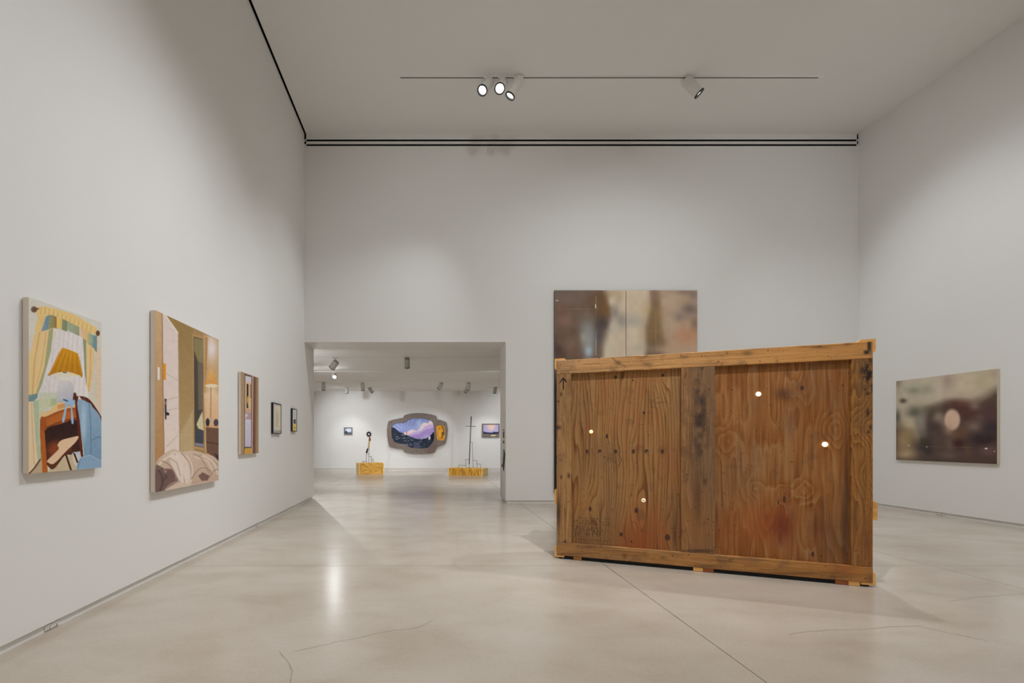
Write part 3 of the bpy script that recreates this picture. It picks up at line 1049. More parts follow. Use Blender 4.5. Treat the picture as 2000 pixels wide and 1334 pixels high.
# --- blurred painting on the right wall
GR = 1.75
XF4 = 7.962
y0, y1, z0, z1 = 6.85, 8.337, .85, 2.195   # y0 near (right as seen)
pr = empty('canvas_painting', (0, 0, 0))
part_box('stretcher', M_LINEN_EDGE, pr, XF4 + .001, XR - .004, y0, y1, z0, z1, bevel=.003)
tag(pr, 'blurred brown and grey painting with a pale disc on the right wall', 'painting')
p = Paint(lambda u, v: (XF4, y1 - u * (y1 - y0), z1 - v * (z1 - z0)), 210, 200, 5.557, (1720, 700), GR)
p.fill((70, 56, 52))
p.poly([(100, 0), (1400, 0), (1400, 260), (1250, 330), (1000, 480), (700, 470), (500, 560), (380, 700), (420, 900), (300, 720), (100, 720)], (150, 141, 126), 120)
for b in [(420, 330, 150, 90, (140, 140, 124), .7), (640, 300, 90, 120, (158, 148, 134), .6), (730, 240, 60, 90, (132, 116, 106), .8),
          (950, 270, 120, 120, (160, 148, 132), .7), (1120, 250, 120, 160, (148, 138, 116), .8), (1240, 160, 60, 60, (140, 124, 112), .7),
          (360, 350, 70, 40, (104, 104, 88), .7), (500, 340, 60, 50, (124, 118, 104), .7), (190, 230, 40, 120, (98, 90, 80), .7),
          (245, 460, 40, 28, (62, 56, 46), .9), (180, 640, 40, 80, (70, 66, 60), .9), (370, 590, 90, 70, (78, 78, 70), .95), (560, 570, 130, 60, (76, 68, 54), .8),
          (800, 500, 90, 50, (78, 52, 44), .9), (930, 560, 110, 100, (76, 48, 44), .9), (310, 720, 80, 70, (150, 142, 122), .9), (450, 700, 60, 120, (122, 120, 112), .8),
          (470, 840, 40, 60, (110, 108, 98), .7), (630, 640, 60, 60, (126, 116, 106), .8), (690, 700, 70, 80, (120, 106, 96), .8), (600, 760, 80, 60, (66, 54, 56), .8), (620, 880, 120, 120, (78, 66, 60), .8),
          (860, 820, 90, 90, (100, 76, 58), .8), (760, 920, 60, 120, (98, 82, 70), .7), (1040, 740, 110, 70, (112, 96, 88), .85), (1080, 640, 60, 60, (92, 72, 70), .7), (1180, 620, 60, 100, (80, 56, 58), .8),
          (940, 1000, 40, 100, (88, 70, 56), .6), (840, 920, 60, 50, (58, 32, 34), .9), (1100, 880, 150, 80, (46, 36, 40), .85), (1200, 760, 120, 90, (52, 44, 50), .8), (1170, 1000, 130, 60, (92, 72, 70), .7), (1020, 520, 60, 50, (130, 116, 106), .5),
          (720, 1050, 130, 40, (96, 86, 78), .6), (480, 960, 90, 110, (52, 46, 44), .8), (260, 900, 110, 150, (130, 114, 86), .95), (300, 820, 80, 60, (126, 112, 84), .7), (280, 1040, 120, 60, (146, 130, 104), .8), (460, 900, 50, 40, (56, 58, 42), .7)]:
    p.blob(b[0], b[1], b[2] * 1.0, b[3] * 1.0, b[4], b[5])
p.ell(778, 665, 84, 112, (164, 142, 126), .35)
p.blob(740, 760, 50, 60, (150, 128, 112), .6)
p.line([(165, 945), (1270, 975)], 3, (120, 100, 84), .45)
p.line([(660, 470), (1100, 545)], 3, (130, 110, 96), .3)
p.ell(305, 946, 8, 5, (222, 212, 196), .5)
p.ell(500, 960, 6, 5, (210, 200, 186), .5)
p.ell(1145, 978, 14, 8, (226, 220, 210), .5)
p.ell(1235, 1008, 5, 5, (210, 200, 186), .5)
p.c = np.clip(104 + (p.c - 104) * 1.22, 0, 255)
p.grain(2.5, 12, 12)
p.mesh('painted_face', M_PAINT_SATIN, pr)

# --- tall blurred diptych on the back wall behind the crate
GB = 1.42
YP = YB - .042
xa, xb_, za, zb = 2.304 * YP / 9.08, 4.965, .19, 3.985
xa = (1083 - VX) / F * YP
xb_ = (1362 - VX) / F * YP
zb = H + (VY - 567) / F * YP
xm = (xa + xb_) / 2
dp = empty('diptych_painting', (0, 0, 0))
tag(dp, 'tall blurred brown and cream painting of two panels partly hidden by the crate', 'painting')


def diptych(q):
    q.fill((112, 96, 86))
    q.poly([(60, 0), (790, 0), (800, 400), (700, 700), (560, 1100), (60, 1100)], (104, 88, 76), 60)
    q.poly([(730, 60), (1320, 60), (1330, 300), (1270, 560), (1240, 1100), (700, 1100), (800, 600), (850, 400)], (176, 163, 146), 70)
    q.poly([(1330, 60), (1950, 60), (1950, 1100), (1500, 1100), (1460, 700)], (160, 140, 122), 90)
    for b in [(860, 150, 90, 60, (166, 148, 120), .8), (690, 250, 120, 160, (98, 76, 52), .9), (760, 330, 60, 120, (110, 84, 50), .9), (740, 520, 80, 80, (74, 66, 66), .95), (690, 680, 60, 150, (76, 70, 72), .9),
              (850, 240, 50, 60, (178, 168, 154), .9), (880, 380, 50, 90, (132, 126, 118), .9), (960, 480, 60, 80, (122, 118, 110), .9), (935, 200, 40, 80, (150, 138, 114), .7), (870, 560, 70, 90, (168, 162, 150), .8),
              (800, 800, 80, 150, (176, 168, 150), .8), (1110, 480, 110, 80, (152, 148, 140), .9), (1120, 250, 130, 150, (174, 160, 140), .7), (1190, 800, 90, 60, (160, 156, 142), .6), (1130, 650, 100, 100, (178, 168, 150), .8), (1270, 330, 60, 100, (170, 150, 122), .7),
              (1370, 170, 60, 110, (124, 104, 92), .95), (1390, 280, 50, 80, (118, 96, 80), .9), (1380, 420, 80, 120, (126, 106, 76), .95), (1360, 620, 110, 130, (124, 104, 74), .95), (1420, 740, 90, 60, (120, 102, 78), .8),
              (1740, 130, 160, 40, (118, 104, 100), .6), (1800, 340, 110, 70, (112, 102, 98), .9), (1680, 430, 90, 60, (126, 116, 108), .8), (1860, 520, 50, 90, (112, 98, 92), .7), (1750, 660, 150, 110, (164, 128, 104), .9), (1560, 250, 100, 120, (164, 148, 130), .7), (1540, 560, 70, 120, (160, 146, 130), .7), (1850, 170, 60, 60, (120, 110, 106), .7), (1450, 830, 120, 50, (166, 146, 126), .6),
              (540, 560, 90, 130, (124, 122, 120), .85), (570, 700, 80, 120, (136, 140, 142), .9), (560, 850, 60, 80, (150, 164, 172), .95), (500, 690, 50, 100, (142, 144, 134), .7), (280, 480, 100, 70, (128, 104, 92), .7), (200, 330, 120, 80, (112, 88, 72), .7), (300, 220, 120, 60, (112, 96, 92), .6), (190, 840, 80, 110, (80, 64, 60), .8), (340, 760, 100, 90, (124, 106, 96), .7), (180, 130, 70, 40, (98, 94, 90), .6)]:
        q.blob(b[0], b[1], b[2] * 1.05, b[3] * 1.05, b[4], b[5])
    q.line([(150, 330), (650, 335)], 3, (150, 132, 112), .4)
    q.line([(648, 180), (646, 560), (650, 900)], 4, (196, 180, 150), .6)
    q.line([(462, 130), (466, 360)], 3, (140, 122, 104), .5)
    q.line([(1330, 328), (1880, 328)], 3, (190, 172, 146), .45)
    q.line([(1762, 130), (1764, 700)], 3, (190, 172, 150), .4)
    q.line([(1566, 100), (1570, 700)], 3, (180, 164, 144), .35)
    q.line([(600, 722), (740, 722)], 3, (172, 164, 150), .4)
    q.line([(1260, 606), (1440, 606)], 3, (172, 150, 116), .5)
    q.line([(1380, 370), (1382, 800)], 3, (170, 146, 110), .5)
    q.ell(645, 300, 6, 26, (226, 216, 190), .5)
    q.ell(175, 230, 20, 8, (170, 152, 130), .6)
    # lower half: dark brown-black field
    q.poly([(0, 1150), (2100, 1150), (2100, 2900), (0, 2900)], (52, 46, 48), 300)
    q.c = np.clip(118 + (q.c - 118) * 1.3, 0, 255)
    q.grain(2.5, 10, 10)


for (a0, a1) in ((xa, xm - .003), (xm + .003, xb_)):
    part_box('panel', M_LINEN_EDGE if False else M_FRAME_BLACK, dp, a0, a1, YP + .001, YB - .004, za, zb, bevel=.002)
    q = Paint(lambda u, v: (a0 + .001 + u * (a1 - a0 - .002), YP, zb - .001 - v * (zb - za - .002)), 130, 330, 6.25, (1060, 550), GB)
    diptych(q)
    q.mesh('painted_face', M_PAINT_SATIN, dp)

# --- pictures of the far wall
GF = 1.2


def curve_solid(name, outlines, thick, place, mat, parent):
    """flat outline with holes, extruded; place(a, b, d) -> world"""
    cu = bpy.data.curves.new(name, 'CURVE')
    cu.dimensions = '2D'
    cu.fill_mode = 'BOTH'
    cu.extrude = thick / 2
    for ol in outlines:
        s = cu.splines.new('POLY')
        s.points.add(len(ol) - 1)
        for pt, (a, b) in zip(s.points, ol):
            pt.co = (a, b, 0, 1)
        s.use_cyclic_u = True
    o = bpy.data.objects.new(name, cu)
    COL.objects.link(o)
    dg = bpy.context.evaluated_depsgraph_get()
    me = bpy.data.meshes.new_from_object(o.evaluated_get(dg))
    bpy.data.objects.remove(o)
    for v in me.vertices:
        v.co = place(v.co.x, v.co.y, v.co.z)
    me.materials.clear()
    me.materials.append(mat)
    r = bpy.data.objects.new(name, me)
    COL.objects.link(r)
    r.parent = parent
    return r


ZO = 12.127
YO = YF - .10     # front face of the shaped frame


def oz(pts, Y=YO, off=(740, 790), zoom=ZO):
    r = []
    for a, b in pts:
        q = at(off[0] + a / zoom, off[1] + b / zoom, Y)
        r.append((q.x, q.z))
    return r


sp = empty('shaped_painting', (0, 0, 0))
tag(sp, 'large shaped painting of purple clouds over dark hills in a stone-like frame', 'painting')
outer = [(190, 600), (205, 470), (228, 395), (330, 360), (450, 335), (572, 315), (590, 270), (640, 240), (780, 212), (920, 203), (1080, 208), (1240, 235), (1350, 268), (1372, 310), (1385, 350), (1500, 380), (1590, 415), (1612, 460), (1635, 600), (1625, 740), (1600, 870), (1580, 925), (1480, 965), (1375, 990), (1350, 1080), (1325, 1130), (1200, 1155), (1000, 1165), (800, 1155), (620, 1130), (590, 1085), (575, 1050), (440, 1035), (330, 1010), (240, 985), (215, 880), (195, 740)]
inner = smooth_loop([(296, 640), (310, 520), (380, 450), (500, 432), (620, 428), (680, 370), (800, 332), (940, 326), (1080, 332), (1200, 360), (1270, 410), (1305, 520), (1306, 680), (1302, 840), (1250, 930), (1200, 1010), (1080, 1036), (900, 1040), (740, 1018), (640, 950), (500, 930), (370, 890), (315, 830)], 3)
hole2 = smooth_loop([(1362, 510), (1420, 490), (1510, 490), (1560, 545), (1572, 660), (1562, 790), (1530, 845), (1440, 852), (1385, 820), (1362, 720)], 3)
curve_solid('frame', [oz(outer), oz(inner), oz(hole2)], .08, lambda a, b, d: (a, YO + .04 + d, b), M_STONE, sp)
# polished inserts of the frame, a little proud
for nm, ol in (('frame_plate', [(205, 600), (296, 640), (315, 830), (370, 892), (438, 920), (430, 1015), (330, 1000), (248, 975), (222, 880)]),
               ('frame_plate', [(1090, 1042), (1200, 1012), (1302, 850), (1340, 800), (1362, 900), (1372, 975), (1340, 1080), (1315, 1120), (1200, 1140), (1095, 1150)]),
               ('frame_plate', [(1312, 520), (1385, 380), (1490, 395), (1430, 480), (1362, 510), (1356, 720), (1370, 830), (1310, 780)])):
    bm = bmesh.new()
    bm_prism(bm, oz(ol), lambda a, b, d: Vector((a, d, b)), YO - .004, YO + .03)
    obj(nm, bm, M_STONE2, sp)


def rect_paint(x0, x1, z0, z1, Y, nu, nv, zoom, off, gain):
    return Paint(lambda u, v: (x0 + u * (x1 - x0), Y, z1 - v * (z1 - z0)), nu, nv, zoom, off, gain)


(ax, az), (bx, bz) = oz([(270, 310), (1330, 1050)])
p = rect_paint(ax, bx, bz, az, YO + .022, 150, 110, ZO, (740, 790), GF)
p.fill((128, 136, 200))
p.poly([(250, 300), (1350, 300), (1350, 560), (900, 660), (600, 640), (250, 600)], (124, 140, 196), 60, (158, 168, 208), 90)
p.blob(800, 450, 160, 80, (128, 142, 184), .8)
p.blob(960, 480, 60, 120, (176, 188, 222), .7)
for k in range(14):
    a = -2.85 + k * .16
    p.line([(650 + 40 * math.cos(a), 680 + 40 * math.sin(a)), (650 + 420 * math.cos(a), 680 + 420 * math.sin(a))], 12, (166, 174, 222) if k % 2 else (96, 104, 184), .55)
p.poly([(600, 690), (740, 610), (800, 595), (900, 630), (960, 580), (1010, 480), (1060, 430), (1170, 440), (1200, 380), (1250, 390), (1330, 480), (1330, 800), (900, 800), (700, 760)], (226, 206, 206), 24)
p.poly([(660, 720), (860, 640), (1000, 620), (1080, 520), (1200, 470), (1330, 470), (1330, 830), (800, 830)], (186, 166, 208), 50)
p.poly([(720, 740), (960, 690), (1110, 600), (1330, 540), (1330, 850), (800, 850)], (158, 136, 196), 40)
p.poly([(980, 800), (1100, 740), (1330, 690), (1330, 860), (900, 860)], (172, 156, 206), 40)
p.poly([(270, 520), (380, 560), (480, 650), (600, 690), (700, 740), (820, 800), (960, 820), (1150, 800), (1330, 830), (1330, 1060), (270, 1060)], (38, 46, 62), 10)
for k in range(70):
    x = rng.uniform(290, 1290)
    y = rng.uniform(max(640, 560 + (x - 300) * .28) + 60, 1030)
    if abs(x - 900) < 70 and y > 880:
        continue
    p.line([(x, y), (x + rng.uniform(25, 60), y + rng.uniform(-10, 30) * (1 if x < 850 else -1))], rng.uniform(8, 18), [(86, 104, 118), (132, 146, 166), (22, 28, 40), (58, 70, 84)][k % 4], .85)
p.poly([(820, 890), (960, 890), (980, 1040), (820, 1040)], (72, 74, 98), 20)
p.ell(640, 690, 50, 34, (240, 220, 214), .6)
p.ell(656, 676, 12, 24, (206, 70, 50), .6)
p.line([(660, 650), (720, 665), (740, 700)], 8, (222, 140, 130), .8)
p.line([(657, 690), (660, 760)], 8, (40, 36, 56))
p.poly([(1225, 720), (1260, 700), (1275, 665), (1330, 655), (1330, 850), (1225, 830)], (16, 16, 28), 6)
p.poly([(1140, 790), (1230, 720), (1225, 840), (1150, 850)], (20, 22, 36), 6)
p.poly([(1172, 762), (1224, 740), (1222, 830), (1172, 836)], (190, 184, 214), 6)
p.grain(3, 4, 4)
p.mesh('painted_scene', M_PAINT, sp, keep=p.sd(inner) > -36)
(ax, az), (bx, bz) = oz([(1345, 470), (1590, 870)])
p = rect_paint(ax, bx, bz, az, YO + .022, 50, 70, ZO, (740, 790), GF)
p.fill((204, 140, 24))
p.ell(1440, 640, 66, 120, (214, 152, 34), .8)
p.line([(1490, 520), (1540, 600), (1540, 690), (1500, 740), (1500, 800)], 22, (92, 56, 10), .9)
p.ell(1515, 690, 28, 40, (84, 56, 12), .6)
p.ell(1438, 575, 12, 18, (90, 50, 8), .6)
p.line([(1440, 620), (1460, 650), (1420, 720), (1445, 790)], 12, (236, 186, 90), .8)
p.line([(1400, 620), (1390, 720), (1420, 780)], 10, (150, 92, 10), .8)
p.line([(1460, 800), (1530, 810)], 14, (170, 104, 14), .8)
p.line([(1370, 520), (1380, 700), (1400, 830)], 10, (240, 206, 130), .8)
p.line([(1555, 580), (1560, 700), (1530, 830)], 9, (240, 206, 130), .7)
p.grain(12, 4, 4)
p.mesh('amber_inset', M_PAINT_SATIN, sp, keep=p.sd(hole2) > -24)

# small blue picture
def small_far(name, px0, px1, py0, py1, label, painter, bars, fw=.02, mat=M_STONE, depth=.05, nu=50, nv=40, zoom=1, off=(0, 0)):
    o = empty(name, (0, 0, 0))
    Y = YF - depth
    a, b = at(px0, py0, Y), at(px1, py1, Y)
    x0, x1, z1, z0 = a.x, b.x, a.z, b.z
    l, r, t, bt = bars
    for (u0, u1, w0, w1) in ((x0, x1, z1 - t, z1), (x0, x1, z0, z0 + bt), (x0, x0 + l, z0 + bt, z1 - t), (x1 - r, x1, z0 + bt, z1 - t)):
        part_box('frame_bar', mat, o, u0, u1, Y, YF - .004, w0, w1, bevel=.004)
    q = rect_paint(x0 + l - .002, x1 - r + .002, z0 + bt - .002, z1 - t + .002, Y + .018, nu, nv, zoom, off, GF)
    painter(q)
    q.mesh('painted_scene', M_PAINT, o)
    tag(o, label, 'painting')
    return o, (x0, x1, z0, z1, Y)


def blue_pic(q):
    q.fill((150, 164, 206))
    q.ell(410, 800, 26, 14, (222, 224, 236), .8)
    q.ell(392, 812, 16, 18, (226, 228, 238), .6)
    q.poly([(360, 815), (385, 805), (400, 822), (436, 822), (436, 850), (360, 850)], (48, 66, 92), 5)
    q.line([(372, 800), (384, 786)], 6, (110, 130, 190))
    q.grain(5, 4, 4)


small_far('small_painting', 671.6, 688.0, 834.6, 848.6, 'small grey framed blue wave picture left of the spiked ring sculpture', blue_pic, (.035, .035, .03, .035), zoom=4.447, off=(590, 660))


def sunset_pic(q):
    q.fill((176, 168, 206))
    q.poly([(740, 260), (1050, 260), (1050, 340), (740, 340)], (188, 176, 206), 20, (166, 160, 210), 90)
    q.ell(895, 300, 76, 84, (222, 186, 186), .9)
    q.ell(900, 320, 42, 50, (232, 200, 176), .9)
    q.poly([(740, 400), (790, 418), (850, 432), (920, 430), (950, 412), (1000, 418), (1060, 405), (1060, 480), (740, 480)], (44, 46, 76), 14)
    q.line([(760, 425), (1040, 440)], 12, (40, 42, 66), .8)
    q.grain(3, 4, 4)


o, (x0, x1, z0, z1, Y) = small_far('small_painting', 941.9, 976.0, 827.3, 853.4, 'grey framed sunset picture at the doorway edge beyond the sword', sunset_pic, (.045, .045, .04, .11), zoom=9.526, off=(865, 800), depth=.07)
a, b = at(865 + 895 / 9.526, 800 + 472 / 9.526, Y), at(865 + 978 / 9.526, 800 + 495 / 9.526, Y)
part_box('plaque', plain('cream_plaque', (236, 222, 170), .5), o, a.x, b.x, Y - .006, Y, b.z, a.z, bevel=.002)

# ------------------------------------------------------------------ sculptures of the far gallery
M_PINE = wood('yellow_plywood', [(160, 112, 44), (200, 150, 66), (222, 176, 90)], 'X', 9, 4, .8, .35, .5, 1.3)
M_PINE_V = wood('yellow_plywood_upright', [(150, 102, 30), (194, 142, 48), (218, 168, 70)], 'Z', 8, 4, .7, .3, .5, 1.3)
M_PINE_END = wood('pale_pine_end', [(222, 172, 104), (236, 192, 130), (242, 206, 150)], 'Z', 5, 3, .8, .4, .55, 1.3)
M_DARKHOLE = plain('dark_hand_hole', (40, 20, 10), .9)


def plinth(name, loc, rz, W, D, Hh, endside, label, mface):
    o = empty(name, loc, rz)
    # hollow-looking box: front, back, top boards with an end board standing proud
    e = .03
    part_box('top_board', M_PINE, o, -W / 2 + e, W / 2 - e, -D / 2, D / 2, Hh - .02, Hh, bevel=.002)
    part_box('front_board', mface, o, -W / 2 + e, W / 2 - e, -D / 2 - .006, -D / 2 + .02, 0, Hh - .002, bevel=.002)
    part_box('back_board', mface, o, -W / 2 + e, W / 2 - e, D / 2 - .02, D / 2 + .006, 0, Hh - .002, bevel=.002)
    for s in (-1, 1):
        x0, x1 = (s * W / 2 - e, s * W / 2) if s > 0 else (-W / 2, -W / 2 + e)
        eb = part_box('end_board', M_PINE_END, o, x0, x1, -D / 2 - .012, D / 2 + .012, 0, Hh, bevel=.003)
        # batten inside the corner on the front
        xb0 = (W / 2 - e - .05) if s > 0 else (-W / 2 + e)
        part_box('corner_batten', M_PINE_V, o, xb0, xb0 + .05, -D / 2 - .012, -D / 2, 0, Hh - .004, bevel=.002)
        if s == endside:
            xs = s * W / 2
            bm = bmesh.new()
            bm_cyl(bm, (xs - s * .002, -D * .18 * (-s) * -1, Hh * .72), (xs + s * .0015, -D * .18 * (-s) * -1, Hh * .72), .022, .022, 20)
            obj('hand_hole', bm, M_DARKHOLE, eb)
    tag(o, label, 'plinth', 'wooden plinths in the far gallery')
    return o


base1 = at(722, 927, 16.6)
c1 = on_floor(722.5, 925.5)
plinth('wooden_plinth', (c1.x, c1.y, 0), math.radians(20), .86, .5, .385, -1, 'taller yellow wooden plinth under the spiked ring sculpture', M_PINE)
c2 = on_floor(914.5, 927.5)
plinth('wooden_plinth', (c2.x, c2.y, 0), math.radians(-22), 1.2, .62, .235, 1, 'low long yellow wooden plinth under the sword sculpture', M_PINE_V)

# spiked ring on a carved handle held by wires
ZS = 12.127
YS1 = c1.y
zt1 = .385


def s1(x, y):
    q = at(680 + x / ZS, 830 + y / ZS, YS1)
    return q


sc = empty('ring_sculpture', (c1.x, c1.y, zt1))
base_v = Vector((c1.x, c1.y, zt1))
tag(sc, 'black spiked ring on a crooked brown and cream handle held by wires', 'sculpture')
cc = s1(491, 220) - base_v
R0 = (50 / ZS) / F * YS1
bm = bmesh.new()
seg, rs = 36, 10
for i in range(seg):
    pass
ring = []
rr_ = R0 * .36
for i in range(seg):
    a = 2 * math.pi * i / seg
    row = []
    for j in range(rs):
        b = 2 * math.pi * j / rs
        rad = R0 * .74 + rr_ * math.cos(b)
        row.append(bm.verts.new(cc + Vector((rad * math.cos(a) * .95, rr_ * math.sin(b), rad * math.sin(a) * 1.12))))
    ring.append(row)
for i in range(seg):
    for j in range(rs):
        bm.faces.new((ring[i][j], ring[(i + 1) % seg][j], ring[(i + 1) % seg][(j + 1) % rs], ring[i][(j + 1) % rs]))
obj('ring', bm, M_IRON, sc, smooth=True)
for k in range(8):
    a = math.radians(12 + 45 * k)
    d = Vector((math.cos(a), 0, math.sin(a)))
    bm = bmesh.new()
    bm_cyl(bm, cc + d * R0 * .85, cc + d * R0 * 1.7, .014, .004, 10)
    obj('spike', bm, M_IRON, sc, smooth=True)


def taper_tube(pts, mat, name, parent, base):
    bm = bmesh.new()
    rows = []
    n = 12
    for i, (x, y, r) in enumerate(pts):
        c = s1(x, y) - base
        rows.append([bm.verts.new(c + Vector((math.cos(2 * math.pi * j / n) * r, math.sin(2 * math.pi * j / n) * r, 0))) for j in range(n)])
    for a, b in zip(rows[:-1], rows[1:]):
        for j in range(n):
            bm.faces.new((a[j], b[j], b[(j + 1) % n], a[(j + 1) % n]))
    bm.faces.new(rows[0])
    bm.faces.new(rows[-1][::-1])
    obj(name, bm, mat, parent, smooth=True)


M_BROWN = plain('reddish_brown_handle', (128, 66, 24), .4, noise=.5, nscale=60)
M_BONE = plain('cream_bone_handle', (206, 174, 112), .5, noise=.25, nscale=40)
M_DBROWN = plain('dark_horn_tip', (52, 26, 18), .4, noise=.4, nscale=60)
taper_tube([(512, 280, .018), (512, 300, .030), (511, 330, .032), (513, 362, .036), (505, 384, .024)], M_BROWN, 'handle_top', sc, base_v)
taper_tube([(507, 378, .026), (498, 400, .028), (495, 440, .026), (492, 480, .028), (480, 520, .022), (466, 560, .018)], M_BONE, 'handle_middle', sc, base_v)
taper_tube([(466, 556, .024), (456, 590, .032), (444, 630, .034), (438, 655, .034), (444, 668, .026)], M_DBROWN, 'handle_tip', sc, base_v)


def wires(paths, fn, base, parent, r=.006, yj=0.0):
    for k, pth in enumerate(paths):
        bm = bmesh.new()
        pts = []
        for x, y in pth:
            q = fn(x, y) - base
            pts.append(Vector((q.x, q.y + yj * ((k % 3) - 1), max(q.z, 0.0))))
        bm_tube(bm, pts, r, 8)
        obj('wire', bm, M_STEEL, parent)


wires([[(430, 930), (430, 690), (447, 660)], [(492, 930), (492, 680), (450, 700), (436, 700)], [(492, 680), (500, 480)], [(345, 930), (345, 862), (430, 862)], [(552, 930), (552, 750), (500, 745)], [(592, 930), (592, 815), (552, 820)]], s1, base_v, sc, .007)

# sword
ZW = 9.526
YS2 = c2.y


def s2(x, y):
    return at(865 + x / ZW, 800 + y / ZW, YS2)


sw = empty('sword_sculpture', (c2.x, c2.y, .235))
base_w = Vector((c2.x, c2.y, .235))
tag(sw, 'long thin sword-like iron cross standing upright on wires', 'sculpture')
M_RUST = plain('rusty_blade_tip', (92, 52, 46), .6, metal=.2, noise=.4, nscale=50)
M_BLADE = plain('grey_iron_blade', (84, 82, 80), .45, metal=.4, noise=.3, nscale=30)


def blade(x0, y0, x1, y1, w0, w1, th, mat, name):
    a, b = s2(x0, y0) - base_w, s2(x1, y1) - base_w
    bm = bmesh.new()
    A = [bm.verts.new(a + Vector(v)) for v in ((-w0, 0, 0), (0, -th, 0), (w0, 0, 0), (0, th, 0))]
    B = [bm.verts.new(b + Vector(v)) for v in ((-w1, 0, 0), (0, -th, 0), (w1, 0, 0), (0, th, 0))]
    for k in range(4):
        bm.faces.new((A[k], A[(k + 1) % 4], B[(k + 1) % 4], B[k]))
    bm.faces.new(A)
    bm.faces.new(B[::-1])
    return obj(name, bm, mat, sw)


blade(527, 128, 519, 300, .021, .019, .012, M_BLADE, 'grip')
blade(519, 298, 497, 820, .016, .016, .008, M_BLADE, 'blade')
blade(497, 820, 488, 1015, .016, .016, .008, M_RUST, 'blade_tip')
bm = bmesh.new()
bm_tube(bm, [s2(418, 309) - base_w, s2(517, 312) - base_w, s2(610, 316) - base_w], .011, 10)
obj('crossguard', bm, M_BLADE, sw)
wires([[(430, 1100), (424, 930), (494, 928)], [(490, 1100), (489, 1010)], [(563, 1100), (545, 608), (508, 606)], [(632, 1100), (632, 945), (560, 945)], [(702, 1100), (702, 1015), (632, 1015)], [(292, 1100), (296, 1036), (426, 1036)]], s2, base_w, sw, .006)
bm = bmesh.new()
fp = s2(489, 1100) - base_w
bm_cyl(bm, (fp.x, fp.y, 0.0), (fp.x, fp.y, .008), .05, .05, 20)
obj('foot_plate', bm, M_STEEL, sw)

# black pointed relief on the doorway jamb
jb = empty('wall_relief', (0, 0, 0))
tag(jb, 'black pointed relief hung on the right jamb of the doorway', 'wall sculpture')


def jz(pts):
    r = []
    for a, b in pts:
        q = on_x(960 + a / 6.67, 800 + b / 6.67, XD - .012)
        r.append((q.y, q.z))
    return r


for ol in ([(158, 515), (170, 575), (166, 660), (160, 720), (154, 800), (147, 750), (130, 745), (134, 715), (146, 700), (150, 620)],
           [(150, 290), (158, 285), (158, 375), (148, 355)], [(147, 405), (158, 405), (157, 440), (150, 435)], [(150, 258), (157, 260), (156, 275), (150, 272)]):
    bm = bmesh.new()
    bm_prism(bm, jz(ol), lambda a, b, d: Vector((d, a, b)), XD - .014, XD - .001)
    obj('blade' if len(ol) > 5 else 'bar', bm, M_BEZEL if len(ol) > 5 else M_STEEL, jb)

# ------------------------------------------------------------------ outlets in the base strips
M_PLATE = plain('white_outlet_plate', (226, 222, 216), .4)
M_SLOT = plain('dark_outlet_slot', (30, 28, 26), .8)


def outlet(loc, rz, label, W=.115, Hh=.04):
    o = empty('electrical_outlet', loc, rz)   # local -Y faces the room
    part_box('plate', M_PLATE, o, -W / 2, W / 2, -.008, 0, 0, Hh, bevel=.002)
    for s in (-1, 1):
        rcp = part_box('receptacle', M_PLATE, o, s * .028 - .017, s * .028 + .017, -.0115, -.007, .004, Hh - .004, bevel=.004)
        for dx, dz, hw in ((-.006, .022, .0016), (.007, .022, .0016), (0, .011, .0025)):
            part_box('slot', M_SLOT, rcp, s * .028 + dx - hw, s * .028 + dx + hw, -.012, -.0112, dz - .004, dz + .004)
    tag(o, label, 'outlet', 'outlets in the base strips')
    return o


q = on_x(101, 1231, XL - .02)
outlet((XL - RD, q.y, .005), math.radians(90), 'white double outlet in the left base strip nearest the viewer')
q = on_x(502, 1027, XL - .02)
outlet((XL - RD, q.y, .005), math.radians(90), 'small white outlet farther along the left base strip', W=.1)
q = on_x(1836, 1005, XR + .02)
outlet((XR + RD, q.y, .005), math.radians(-90), 'white outlet in the right base strip under the blurred painting', W=.13)

# ------------------------------------------------------------------ the crate
C0 = Vector((1.257, 4.893, 0))
C1 = Vector((3.567, 3.931, 0))
CW = (C1 - C0).length
ang = math.atan2(C1.y - C0.y, C1.x - C0.x)
crate = empty('shipping_crate', C0, ang)
tag(crate, 'large worn brown plywood shipping crate standing upright on the floor', 'crate')
du = (C1 - C0).normalized()


def cr(px, py):
    """point of the crate front face (local x, z) seen at a pixel"""
    rx = (px - VX) / F
    # rx*t = C0.x + u du.x ; t = C0.y + u du.y
    u = (rx * C0.y - C0.x) / (du.x - rx * du.y)
    t = C0.y + u * du.y
    return u, H - (py - VY) / F * t


KW = 1.2
W_STILE = wood('worn_pine_side', [(112, 80, 48), (140, 102, 62), (160, 122, 80), (170, 134, 92)], 'Z', 9, 9, .35, .6, .6, KW, (.84, .79, .74, 1), .6)
W_STILE_R = wood('worn_orange_side', [(96, 62, 30), (130, 88, 44), (150, 106, 56), (160, 118, 68)], 'Z', 16, 5, .8, .4, .58, KW, (.76, .68, .60, 1), .6, dist=.8)


